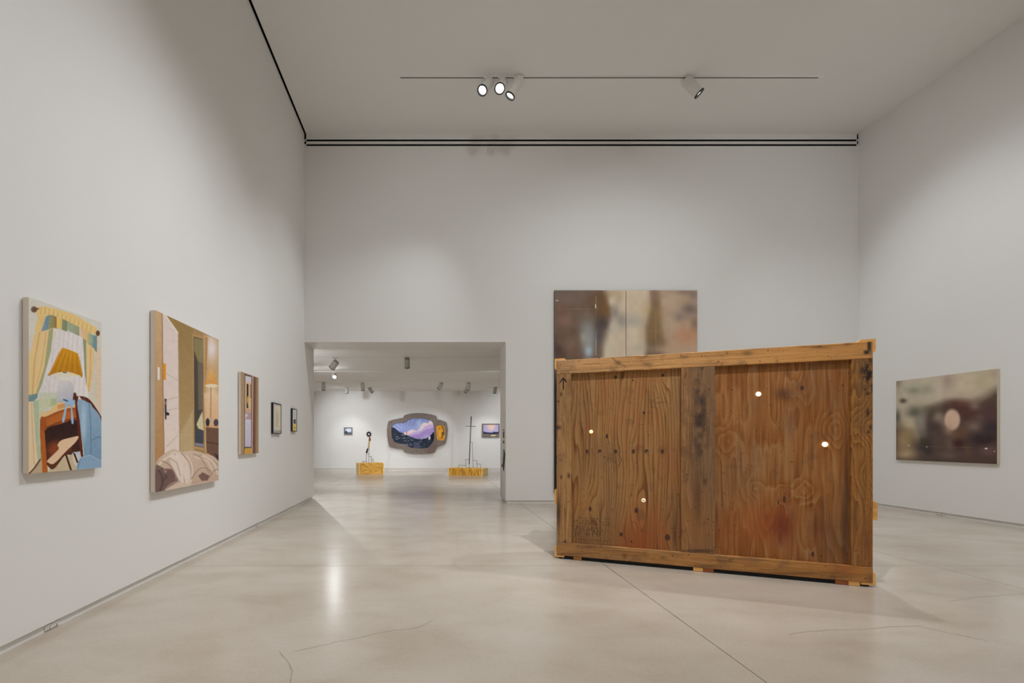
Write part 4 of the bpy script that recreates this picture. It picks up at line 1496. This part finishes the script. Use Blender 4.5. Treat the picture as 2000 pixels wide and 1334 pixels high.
def board_mat(name, axis, rough=.62, spec=.3):
    """painted wood figure from the board's colour attribute, with fine fibres and relief on top"""
    m, nt, b = new_mat(name)
    lk = nt.links
    a = N(nt, 'ShaderNodeVertexColor')
    a.layer_name = 'paint'
    tc = N(nt, 'ShaderNodeTexCoord')
    mp = N(nt, 'ShaderNodeMapping')
    mp.inputs['Scale'].default_value = {'X': (5, 220, 220), 'Z': (220, 220, 5)}[axis]
    lk.new(tc.outputs['Object'], mp.inputs['Vector'])
    n = N(nt, 'ShaderNodeTexNoise')
    n.inputs['Scale'].default_value = 1
    n.inputs['Detail'].default_value = 4
    n.inputs['Roughness'].default_value = .7
    lk.new(mp.outputs[0], n.inputs['Vector'])
    r = ramp(nt, [(.3, (.72, .70, .68, 1)), (.7, (1.12, 1.12, 1.12, 1))])
    lk.new(n.outputs['Fac'], r.inputs[0])
    mx = N(nt, 'ShaderNodeMix', data_type='RGBA', blend_type='MULTIPLY')
    mx.inputs[0].default_value = .8
    lk.new(a.outputs['Color'], mx.inputs[6])
    lk.new(r.outputs[0], mx.inputs[7])
    lk.new(mx.outputs[2], b.inputs['Base Color'])
    b.inputs['Roughness'].default_value = rough
    b.inputs['Specular IOR Level'].default_value = spec
    bp = N(nt, 'ShaderNodeBump')
    bp.inputs['Strength'].default_value = .3
    bp.inputs['Distance'].default_value = .002
    lk.new(n.outputs['Fac'], bp.inputs['Height'])
    lk.new(bp.outputs['Normal'], b.inputs['Normal'])
    return m


M_BOARD_X = board_mat('worn_wood_lengthwise', 'X')
M_BOARD_Z = board_mat('worn_wood_upright', 'Z')
GC = 1.2


class Board(Paint):
    """A board of the crate front: painted grid face with chamfered sides. Shapes are given in photograph pixels."""

    def __init__(self, u0, u1, z0, z1, yf, th, step=.004):
        self.b = (u0, u1, z0, z1, yf, th)
        c = .003
        nu, nv = max(4, int((u1 - u0) / step)), max(4, int((z1 - z0) / step))
        self.u = np.linspace(u0 + c, u1 - c, nu)[None, :].repeat(nv, 0)
        self.z = np.linspace(z1 - c, z0 + c, nv)[:, None].repeat(nu, 1)
        self.nu, self.nv, self.gain = nu, nv, GC
        nx, ny = -du.y, du.x        # inward normal of the crate front
        self.P = np.stack([C0.x + self.u * du.x + yf * nx, C0.y + self.u * du.y + yf * ny, self.z], -1)
        self.x = VX + self.P[..., 0] / self.P[..., 1] * F
        self.y = VY - (self.P[..., 2] - H) / self.P[..., 1] * F
        self.c = np.zeros((nv, nu, 3))

    def noise(self, cu, cz, oct_=1, seed=None):
        """smooth noise, cells cu by cz metres, roughly -1..1"""
        out = np.zeros((self.nv, self.nu))
        amp, tot = 1.0, 0.0
        for o_ in range(oct_):
            nu_ = int((self.u.max() - self.u.min()) / cu) + 4
            nz_ = int((self.z.max() - self.z.min()) / cz) + 4
            a_ = rng.normal(0, .6, (nz_, nu_))
            gu = (self.u[0] - self.u.min()) / cu + rng.uniform(0, 1)
            gz = (self.z.max() - self.z[:, 0]) / cz + rng.uniform(0, 1)
            i0, j0 = gz.astype(int), gu.astype(int)
            fi, fj = (gz - i0)[:, None], (gu - j0)[None, :]
            fi, fj = fi * fi * (3 - 2 * fi), fj * fj * (3 - 2 * fj)
            A = a_[i0][:, j0]
            B = a_[i0][:, j0 + 1]
            C_ = a_[i0 + 1][:, j0]
            D = a_[i0 + 1][:, j0 + 1]
            out += amp * (A * (1 - fi) * (1 - fj) + B * (1 - fi) * fj + C_ * fi * (1 - fj) + D * fi * fj)
            tot += amp
            amp *= .55
            cu, cz = cu * .5, cz * .5
        return out / tot

    def mul(self, f):
        self.c = np.clip(self.c * f[..., None], 0, 255)

    def mix(self, a_, col):
        self.put(np.clip(a_, 0, 1), col)

    def grime(self, amount=.6, thr=.35):
        g1 = self.noise(.09, .09, 5)
        g2 = self.noise(.012, .012, 2)
        self.mix(np.clip((g1 - thr * .6) * 1.3, 0, .6) * amount, (84, 62, 44))
        self.mix(np.clip((g2 - .72) * 4, 0, 1) * amount, (44, 30, 22))

    def build(self, name, mat):
        u0, u1, z0, z1, yf, th = self.b
        nu, nv = self.nu, self.nv
        co = np.stack([self.u, np.full(self.u.shape, yf), self.z], -1).reshape(-1, 3)
        col = np.ones((nu * nv, 4), np.float32)
        col[:, :3] = np.clip(lin(np.clip(self.c, 0, 255)) * self.gain, 0, .9).reshape(-1, 3)
        idx = np.arange(nu * nv).reshape(nv, nu)
        q = np.stack([idx[:-1, :-1], idx[1:, :-1], idx[1:, 1:], idx[:-1, 1:]], -1).reshape(-1, 4).tolist()
        loop = list(idx[0, :]) + list(idx[1:, -1]) + list(idx[-1, -2::-1]) + list(idx[-2:0:-1, 0])
        cu_, cz_ = (u0 + u1) / 2, (z0 + z1) / 2
        ring = co[loop].copy()
        c = .003
        r1 = ring.copy()
        r1[:, 0] = np.where(np.isclose(ring[:, 0], u0 + c), u0, np.where(np.isclose(ring[:, 0], u1 - c), u1, ring[:, 0]))
        r1[:, 2] = np.where(np.isclose(ring[:, 2], z0 + c), z0, np.where(np.isclose(ring[:, 2], z1 - c), z1, ring[:, 2]))
        r1[:, 1] = yf + c
        r2 = r1.copy()
        r2[:, 1] = yf + th
        n0, m_ = len(co), len(loop)
        allco = np.concatenate([co, r1, r2])
        for k in range(m_):
            k2 = (k + 1) % m_
            q.append([int(loop[k]), int(loop[k2]), n0 + k2, n0 + k])
            q.append([n0 + k, n0 + k2, n0 + m_ + k2, n0 + m_ + k])
        q.append([n0 + m_ + k for k in range(m_)])
        lc = col[loop]
        col = np.concatenate([col, lc * np.array([1.12, 1.1, 1.06, 1], np.float32), lc])
        me = bpy.data.meshes.new(name)
        me.from_pydata(allco.tolist(), [], q)
        bm_ = bmesh.new()
        bm_.from_mesh(me)
        bmesh.ops.recalc_face_normals(bm_, faces=bm_.faces[:])
        bm_.to_mesh(me)
        bm_.free()
        at_ = me.color_attributes.new('paint', 'FLOAT_COLOR', 'POINT')
        at_.data.foreach_set('color', col.astype(np.float32).ravel())
        me.materials.append(mat)
        o = bpy.data.objects.new(name, me)
        COL.objects.link(o)
        o.parent = crate
        return o


def pal(t, cols):
    """palette lookup, t in 0..1"""
    t = np.clip(t, 0, 1) * (len(cols) - 1)
    i = np.minimum(t.astype(int), len(cols) - 2)
    f = (t - i)[..., None]
    cc_ = np.array(cols, float)
    return cc_[i] * (1 - f) + cc_[i + 1] * f


def paint_left_panel(b):
    ph = b.u * 30 + b.noise(.16, 1.3, 2) * 3.4 + b.noise(.05, .5, 2) * .6
    for px, py, s_, am in ((1152, 990, .06, 1.6), (1243, 990, .07, 2.0), (1304, 1050, .07, 1.8), (1213, 1040, .05, 1.2), (1202, 736, .05, 1.3), (1295, 732, .05, 1.2), (1185, 850, .04, 1.0), (1237, 882, .05, 1.0)):
        uu, zz = cr(px, py)
        d = np.exp(-((b.u - uu) / s_) ** 2 - ((b.z - zz) / (s_ * 3.2)) ** 2)
        ph = ph + am * d
    fr = ph - np.floor(ph)
    ring = np.where(fr < .62, .85 - fr * .55, np.where(fr < .9, .5 - (fr - .62) * 1.75, .0 + (fr - .9) * 8.5))
    b.c = pal(ring * .8 + .12 + b.noise(.02, .5, 2) * .22, [(88, 52, 24), (122, 80, 42), (146, 104, 60), (158, 118, 72), (164, 128, 82)])
    n1 = b.noise(.22, .5, 2)
    b.mix(np.clip(n1 * .8, 0, .35), (122, 92, 64))            # weathered grey
    b.mix(np.clip(-n1 * .7, 0, .4), (160, 108, 60))
    b.mix(np.clip(b.noise(.03, .35, 2) * 1.6 - .55, 0, .55), (150, 82, 42))   # reddish streaks
    b.blob(1250, 1055, 46, 40, (142, 62, 24), .60)
    b.blob(1262, 1010, 40, 34, (150, 86, 44), .35)
    b.blob(1310, 900, 24, 60, (138, 76, 42), .30)
    b.blob(1150, 1045, 40, 34, (104, 78, 50), .50)
    b.blob(1160, 960, 40, 30, (156, 116, 70), .25)
    b.blob(1318, 1040, 12, 80, (96, 66, 44), .40)
    b.grime(.45, .45)


def paint_right_panel(b):
    h_ = b.noise(.15, 1.0, 2) * 2.2 + b.noise(.05, .45, 2) * .35
    for px, py, s_, am in ((1418, 860, .10, 1.6), (1630, 838, .10, 1.8), (1475, 955, .06, 1.4), (1535, 965, .05, 2.2), (1575, 960, .07, 1.5), (1560, 760, .10, 1.2), (1500, 1000, .14, 1.2)):
        uu, zz = cr(px, py)
        h_ = h_ + am * np.exp(-((b.u - uu) / s_) ** 2 - ((b.z - zz) / (s_ * 1.25)) ** 2)
    ph = h_ * 1.5 + b.u * 4
    fr = ph - np.floor(ph)
    tone = np.where(fr < .8, .75 - fr * .5, .35 + (fr - .8) * 2.0)
    b.c = pal(tone + b.noise(.012, .25, 2) * .30, [(96, 52, 20), (122, 72, 30), (142, 90, 42), (152, 104, 58), (160, 118, 78)])
    edge = np.exp(-((fr - .97) / .05) ** 2) + np.exp(-((fr - .0) / .05) ** 2)
    b.mix(edge * .4, (156, 122, 88))
    g1 = b.noise(.30, .5, 3)
    b.mix(np.clip(g1 * 1.1 - .05, 0, .6), (116, 86, 62))
    b.mix(np.clip(b.noise(.035, .5, 2) * 1.3 - .3, 0, .5), (112, 62, 26))
    b.mix(np.clip(b.noise(.025, .4, 2) * 1.3 - .45, 0, .45), (150, 116, 84))
    b.blob(1500, 1025, 50, 40, (140, 58, 22), .55)
    b.blob(1528, 1030, 18, 28, (96, 34, 22), .55)
    b.blob(1455, 1010, 36, 40, (164, 96, 44), .45)
    b.blob(1410, 1040, 30, 40, (130, 60, 26), .40)
    b.blob(1625, 1060, 40, 60, (96, 66, 46), .45)
    b.blob(1600, 1030, 22, 18, (100, 54, 34), .45)
    b.blob(1570, 820, 90, 60, (134, 80, 34), .35)
    b.blob(1440, 940, 50, 70, (126, 98, 74), .35)
    b.blob(1420, 790, 22, 70, (160, 100, 50), .35)
    b.blob(1530, 770, 16, 12, (74, 46, 34), .6)
    b.blob(1653, 1000, 9, 110, (70, 46, 32), .6)
    b.blob(1545, 830, 8, 22, (112, 84, 68), .45)
    b.grime(.45, .42)


def paint_rail(cols, orange):
    def f(b):
        ph = b.z * 60 + b.noise(.9, .05, 2) * 2.6
        fr = ph - np.floor(ph)
        b.c = pal(.75 - fr * .45 + b.noise(.4, .008, 2) * .35, cols)
        b.mix(np.clip(b.noise(.5, .1, 2) * .9, 0, .45), (118, 92, 66))
        ux = (b.u - b.u.min()) / (b.u.max() - b.u.min())
        b.mix(np.clip(ux * orange, 0, .6), (146, 98, 44))
        b.mix(np.clip(b.noise(.3, .03, 2) * 1.4 - .5, 0, .4), (88, 62, 40))
        b.grime(.75, .30)
        if b.b[2] > 1:      # top rail
            for q_ in ((1207, 709, 6, 4), (1567, 674, 8, 3), (1600, 678, 22, 3), (1655, 671, 8, 4), (1460, 690, 10, 5), (1335, 697, 8, 3), (1265, 712, 10, 4)):
                b.blob(*q_, (60, 42, 30), .5)
            for q_ in ((1698, 676, 4, 12), (1692, 688, 5, 4)):
                b.blob(*q_, (26, 22, 20), .9, 3)
            b.line([(1194, 697), (1207, 709), (1222, 716)], 1.4, (74, 52, 36), .8)
        else:
            for q_ in ((1148, 1068, 12, 3), (1220, 1086, 4, 6), (1296, 1089, 7, 2), (1427, 1094, 5, 4), (1380, 1106, 40, 4), (1700, 1130, 8, 8), (1560, 1120, 60, 3), (1640, 1126, 40, 4), (1120, 1082, 30, 2)):
                b.blob(*q_, (60, 42, 30), .45)
            b.blob(1650, 1112, 36, 14, (140, 74, 30), .4)
    return f


def paint_left_stile(b):
    ph = b.u * 50 + b.noise(.05, .7, 2) * 2.4
    fr = ph - np.floor(ph)
    b.c = pal(.72 - fr * .4 + b.noise(.008, .35, 2) * .35, [(96, 66, 38), (130, 94, 56), (152, 114, 72), (166, 130, 88)])
    b.mix(np.clip(b.noise(.1, .3, 2) * .8, 0, .4), (112, 88, 62))
    b.grime(.7, .30)
    for q_ in ((1096, 770, 2, 4), (1090, 784, 2, 2), (1096, 932, 2, 4), (1111, 929, 3, 5), (1104, 1058, 3, 3), (1090, 835, 6, 4), (1091, 1000, 4, 30)):
        b.blob(*q_, (50, 34, 24), .8)


def paint_centre(b):
    ph = b.u * 45 + b.noise(.06, .6, 2) * 2.6
    fr = ph - np.floor(ph)
    b.c = pal(.70 - fr * .4 + b.noise(.008, .3, 2) * .35, [(84, 56, 32), (114, 80, 48), (134, 98, 62), (148, 112, 76)])
    w_ = np.clip((b.x - 1346) / 6, 0, 1)
    b.put(w_ * .45, (98, 76, 58))
    dk = np.clip(b.noise(.05, .10, 4) * 1.6 + .25, 0, 1) * np.exp(-((b.x - 1368) / 14) ** 2) * np.clip((960 - b.y) / 120, 0, 1)
    b.put(dk * .85, (44, 34, 30))
    b.blob(1365, 1030, 40, 60, (134, 84, 40), .5)
    b.blob(1362, 970, 7, 50, (78, 48, 28), .6)
    b.blob(1377, 940, 4, 5, (60, 40, 28), .7)
    b.blob(1365, 1076, 30, 3, (52, 36, 28), .7)
    b.grime(.7, .28)


def paint_right_stile(b):
    ph = b.u * 30 + b.noise(.07, .35, 2) * 2.4
    for px, py, am in ((1688, 835, 3.2), (1690, 935, 2.0), (1684, 920, 1.6)):
        uu, zz = cr(px, py)
        ph = ph + am * np.exp(-((b.u - uu) / .06) ** 2 - ((b.z - zz) / .14) ** 2)
    fr = ph - np.floor(ph)
    b.c = pal(.75 - fr * .55 + b.noise(.008, .3, 2) * .30, [(84, 50, 20), (118, 76, 34), (140, 96, 46), (152, 110, 60)])
    b.mix(np.clip(b.noise(.1, .4, 2) * .8, 0, .4), (110, 80, 50))
    b.blob(1690, 1060, 20, 40, (128, 66, 28), .4)
    tar = np.clip(b.noise(.025, .05, 4) * 2.4 + .15, 0, 1)
    m_ = np.exp(-((b.x - 1698) / 6) ** 2) * np.clip((800 - b.y) / 40, 0, 1) + .8 * np.exp(-((b.x - 1689) / 9) ** 2 - ((b.y - 722) / 26) ** 2) + np.exp(-((b.x - 1696) / 10) ** 2 - ((b.y - 698) / 4) ** 2)
    b.put(np.clip(tar * m_ * 1.3, 0, .92), (28, 22, 20))
    for q_ in ((1700, 834, 2, 4), (1696, 844, 2.5, 3), (1695, 806, 3, 8)):
        b.blob(*q_, (32, 24, 20), .85)
    b.grime(.6, .30)


W_LIGHT = wood('fresh_pine_block', [(196, 140, 72), (214, 160, 90), (226, 176, 110)], 'X', 4, 6, .6, .5, .55, 1.15)
W_RED = plain('red_brown_block', (140, 76, 34), .6, noise=.15, nscale=20)
W_BROWN = plain('brown_block', (150, 98, 46), .6, noise=.15, nscale=20)
M_CBLACK = plain('black_crate_base', (12, 12, 14), .8)
W_BACK = wood('crate_back_ply', [(120, 80, 44), (150, 108, 66)], 'Z', 6, 3, .6, .4, .6, 1.0)

ZB, ZT = .036, 1.992
TH = .034        # frame board thickness
DEP = .40        # depth of the crate
RT, RBT = .137, .128
uL = cr(1115, 880)[0]
uC0, uC1 = cr(1330, 880)[0], cr(1397, 880)[0]
uR = cr(1663, 880)[0]
bv = .0035
for nm_, args, fn_, mt_ in (
        ('rail', (0, CW, ZT - RT, ZT, 0, TH), paint_rail([(96, 66, 40), (134, 100, 64), (156, 120, 80), (170, 136, 96)], .75), M_BOARD_X),
        ('rail', (0, CW, ZB, ZB + RBT, 0, TH), paint_rail([(88, 56, 30), (122, 84, 48), (144, 104, 62), (158, 120, 78)], .55), M_BOARD_X),
        ('stile', (0, uL, ZB + RBT + .001, ZT - RT - .001, .0015, TH - .0015), paint_left_stile, M_BOARD_Z),
        ('stile', (uC0, uC1, ZB + RBT + .001, ZT - RT - .001, .001, TH - .001), paint_centre, M_BOARD_Z),
        ('stile', (uR, CW, ZB + RBT + .001, ZT - RT - .001, .0015, TH - .0015), paint_right_stile, M_BOARD_Z)):
    b_ = Board(*args)
    b_.gain = GC * ((1.75 if args[2] > 1 else 1.4) if nm_ == 'rail' else 1.25)
    fn_(b_)
    b_.build(nm_, mt_)
um = (uC0 + uC1) / 2
b_ = Board(.01, um - .001, ZB + .01, ZT - .01, TH, .018)
paint_left_panel(b_)
panL = b_.build('panel', M_BOARD_Z)
b_ = Board(um + .001, CW - .01, ZB + .01, ZT - .01, TH, .018)
paint_right_panel(b_)
panR = b_.build('panel', M_BOARD_Z)
tag(panL, 'straight grained left plywood panel')
tag(panR, 'orange swirling fir plywood panel')
part_box('side_panel', W_STILE, crate, .012, .03, TH + .018, DEP - .018, ZB, ZT - .012)
part_box('side_panel', W_STILE_R, crate, CW - .03, CW - .012, TH + .018, DEP - .018, ZB, ZT - .012)
part_box('top_panel', W_BACK, crate, .012, CW - .012, TH + .018, DEP - .018, ZT - .03, ZT - .012)
part_box('bottom_panel', W_BACK, crate, .012, CW - .012, TH + .018, DEP - .018, ZB, ZB + .02)
part_box('back_panel', W_BACK, crate, .01, CW - .01, DEP - .018, DEP, ZB, ZT - .01)
part_box('dark_base_board', M_CBLACK, crate, .02, CW - .02, .014, DEP - .02, .004, ZB)  # dark recessed board along the underside of the crate
# fresh pine corner brackets
BT = .020


def bracket(side, topside):
    u0 = 0.0 if side < 0 else CW
    o = BT * side
    bm = bmesh.new()
    z0 = ZT if topside else ZB
    dz = BT if topside else -BT * .95
    leg, hgt = .075, .08
    # L outline in (u, z)
    if topside:
        ol = [(u0 + o, z0 - hgt), (u0 + o, z0 + dz), (u0 - side * leg, z0 + dz), (u0 - side * (leg + .02), z0), (u0, z0), (u0, z0 - hgt - .012)]
    else:
        ol = [(u0 + o, z0 + hgt), (u0 + o, z0 + dz), (u0 - side * leg, z0 + dz), (u0 - side * leg, z0), (u0, z0), (u0, z0 + hgt)]
    bm_prism(bm, ol, lambda a, b, d: Vector((a, d, b)), .006, .09)
    obj('corner_bracket', bm, W_LIGHT, crate)


for s_ in (-1, 1):
    for t_ in (True, False):
        bracket(s_, t_)
# end battens
zb0, zb1 = .545, .70
for s_ in (-1, 1):
    u0 = 0 if s_ < 0 else CW
    bm = bmesh.new()
    e = .036 if s_ > 0 else .024
    ol = [(u0 + s_ * .0005 - (0 if s_ > 0 else 0), zb0), (u0 + s_ * e, zb0), (u0 + s_ * e, zb1 - .012), (u0 + s_ * .0005, zb1)]
    bm_prism(bm, ol, lambda a, b, d: Vector((a, d, b)), .02, DEP - .03)
    obj('end_batten', bm, W_LIGHT, crate)
# blocks under the crate
for pxa, pxb, mt in ((1120, 1136, W_BROWN), (1354, 1373, W_LIGHT), (1373.5, 1394, W_RED), (1632, 1657, W_RED), (1657.5, 1680, W_LIGHT)):
    ua, ub = cr(pxa, 1110)[0], cr(pxb, 1110)[0]
    part_box('skid_block', mt, crate, ua, ub, .003, .10, .002, ZB, bevel=.002)
# marks, knots, nails on the front
YFR = -.0006


def disc(name, px, py, rx, rz, mat, parent=crate, front=False, dep=.0012, seg=18):
    u, z = cr(px, py)
    yb = YFR if front else TH - .0006
    bm = bmesh.new()
    ol = [(u + rx * math.cos(2 * math.pi * k / seg), z + rz * math.sin(2 * math.pi * k / seg)) for k in range(seg)]
    bm_prism(bm, ol, lambda a, b, d: Vector((a, d, b)), yb - dep + .0006, yb + .004)
    return obj(name, bm, mat, parent)


M_PLUGW = wood('wood_plug', [(120, 84, 50), (150, 112, 72)], 'Z', 5, 9, 1, .5, .6, KW)
for px, lighter in ((1146, 0), (1171, 1), (1202, 0), (1237, 0), (1263, 1), (1294, 0)):
    k_ = disc('plug_hole', px, 882, .017 if lighter else .014, .021, M_KNOT)
    if lighter:
        disc('plug', px + .8, 885, .011, .014, M_PLUGW, k_, dep=.002)
for px, py, rx, rz in ((1152, 995, .014, .024), (1243, 998, .017, .026), (1213, 1045, .014, .02), (1304, 1051, .022, .03), (1233, 1059, .008, .01), (1202, 736, .013, .018), (1295, 732, .013, .014),
                       (1236, 742, .007, .009), (1185, 852, .012, .022), (1258, 806, .012, .014), (1569, 757, .013, .021), (1534, 976, .010, .028), (1590, 1084, .011, .022), (1431, 761, .006, .007),
                       (1649, 752, .006, .008), (1522, 982, .006, .02), (1607, 1088, .006, .008), (1274, 795, .006, .006), (1180, 893, .006, .008)):
    disc('knot', px, py, rx, rz, M_KNOT)
for px, py in ((1100, 1080), (1230, 1095), (1470, 1122), (1690, 1130), (1095, 712), (1170, 700), (1260, 696), (1330, 694), (1420, 690), (1500, 684), (1600, 677), (1092, 860), (1110, 980), (1340, 730), (1385, 760), (1345, 1075), (1385, 1078), (1690, 760), (1672, 1075)):
    disc('nail_head', px, py, .0045, .0045, M_NAIL, front=True, seg=8)
# hand-drawn arrow on the left stile
bm = bmesh.new()


def stroke(bm, pts, wd):
    for (ax_, ay_), (bx_, by_) in zip(pts[:-1], pts[1:]):
        a, b = Vector(cr(ax_, ay_)), Vector(cr(bx_, by_))
        d = (b - a).normalized()
        n = Vector((-d.y, d.x)) * wd
        ol = [tuple(a + n - d * wd * .4), tuple(b + n + d * wd * .4), tuple(b - n + d * wd * .4), tuple(a - n - d * wd * .4)]
        bm_prism(bm, ol, lambda p_, q_, d_: Vector((p_, d_, q_)), YFR - .0004, .001)


stroke(bm, [(1100.5, 760.5), (1100, 739)], .0048)
stroke(bm, [(1094, 747), (1097, 741.5), (1100, 738.6), (1103.5, 741.5), (1106.5, 746)], .0050)
tag(obj('drawn_arrow', bm, M_INK, crate), 'black hand-drawn arrow pointing up')
# pencil scribble and faded stamp rows on the left panel
YFR_SAVE = YFR
YFR = TH - .0006
bm = bmesh.new()


def dash(bm, px, py, wpx, hpx):
    a, b = cr(px, py), cr(px + wpx, py + hpx)
    bm_prism(bm, [(a[0], a[1]), (b[0], a[1]), (b[0], b[1]), (a[0], b[1])], lambda p_, q_, d_: Vector((p_, d_, q_)), YFR - .0003, YFR + .004)


for row, y in enumerate((1010, 1016, 1022, 1028, 1032)):
    for k in range(13):
        if random.random() < .75:
            dash(bm, 1120 + k * 5.6 + random.uniform(-1, 1), y + k * .35 + random.uniform(-1, 1), random.uniform(1.0, 2.6), random.uniform(1.2, 3.6))
for k in range(12):
    if random.random() < .85:
        dash(bm, 1121 + k * 6.2, 1053 + k * .4, 2.4, 1.6)
o = obj('stamp_marks', bm, M_STAMP, crate)
tag(o, 'faded rows of dark stamped marks', kind='stuff')
bm = bmesh.new()


def stroke_in(bm, pts, wd):
    for (ax_, ay_), (bx_, by_) in zip(pts[:-1], pts[1:]):
        a, b = Vector(cr(ax_, ay_)), Vector(cr(bx_, by_))
        d = (b - a).normalized()
        n = Vector((-d.y, d.x)) * wd
        bm_prism(bm, [tuple(a + n), tuple(b + n), tuple(b - n), tuple(a - n)], lambda p_, q_, d_: Vector((p_, d_, q_)), YFR - .0004, YFR + .004)


for st in ([(1122, 1036), (1124, 1044), (1121, 1050)], [(1133, 1034), (1128, 1047)], [(1147, 1035), (1145, 1047), (1151, 1044)], [(1158, 1036), (1157, 1048)], [(1158, 1036), (1166, 1046)], [(1167, 1037), (1166, 1048)], [(1167, 1037), (1171, 1041), (1170, 1050)]):
    stroke_in(bm, st, .0028)
tag(obj('pencil_scribble', bm, M_STAMP, crate), 'dark illegible scribble near the lower left corner', kind='stuff')
for st in ([(1271, 790), (1278, 794)], [(1280, 787), (1304, 784)], [(1256, 800), (1254, 820)], [(1249, 829), (1259, 829)]):
    bm = bmesh.new()
    stroke_in(bm, st, .0014)
    obj('pencil_stroke', bm, M_STAMP, crate)
# crack line in the left panel
bm = bmesh.new()
stroke_in(bm, [(1208, 868), (1211, 880), (1210, 890), (1214, 899), (1209, 908), (1206, 913)], .0022)
obj('split_line', bm, M_KNOT, crate)
YFR = YFR_SAVE
# lit peepholes
def peep(px, py, r, c, s, ring=None, rise=.006):
    u, z = cr(px, py)
    o = empty('peephole', (u, TH, z))
    o.parent = crate
    M = Matrix.Rotation(math.radians(90), 4, 'X')     # local z -> -y (towards the room)
    if ring:
        bm = bmesh.new()
        bm_lathe(bm, [(r * 1.02, -.004), (r * 1.25, -.004), (r * 1.25, .002), (r * 1.02, .003), (r * .98, 0)], M, 28)
        obj('collar', bm, ring, o, smooth=True)
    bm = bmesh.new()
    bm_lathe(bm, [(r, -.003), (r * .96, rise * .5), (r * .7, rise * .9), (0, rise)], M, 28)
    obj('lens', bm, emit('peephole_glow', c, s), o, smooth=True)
    return o


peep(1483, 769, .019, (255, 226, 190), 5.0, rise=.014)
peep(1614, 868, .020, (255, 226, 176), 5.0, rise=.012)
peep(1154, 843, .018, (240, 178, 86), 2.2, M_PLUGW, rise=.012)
M_BRASS = plain('brass_plug', (214, 176, 110), .35, metal=.6)
u, z = cr(1257, 978)
o = empty('brass_plug', (u, TH, z))
o.parent = crate
M = Matrix.Rotation(math.radians(90), 4, 'X')
bm = bmesh.new()
bm_lathe(bm, [(.019, -.003), (.019, .003), (.015, .006), (0, .006)], M, 28)
obj('cap', bm, emit('glowing_brass', (232, 196, 130), .55), o, smooth=True)  # plug is no lamp; its lit look is put in as a faint glow
bm = bmesh.new()
bm_box(bm, -.010, .010, -.0075, -.0055, -.003, .003, M=Matrix.Rotation(math.radians(35), 4, 'Y'))
obj('slot', bm, M_KNOT, o)
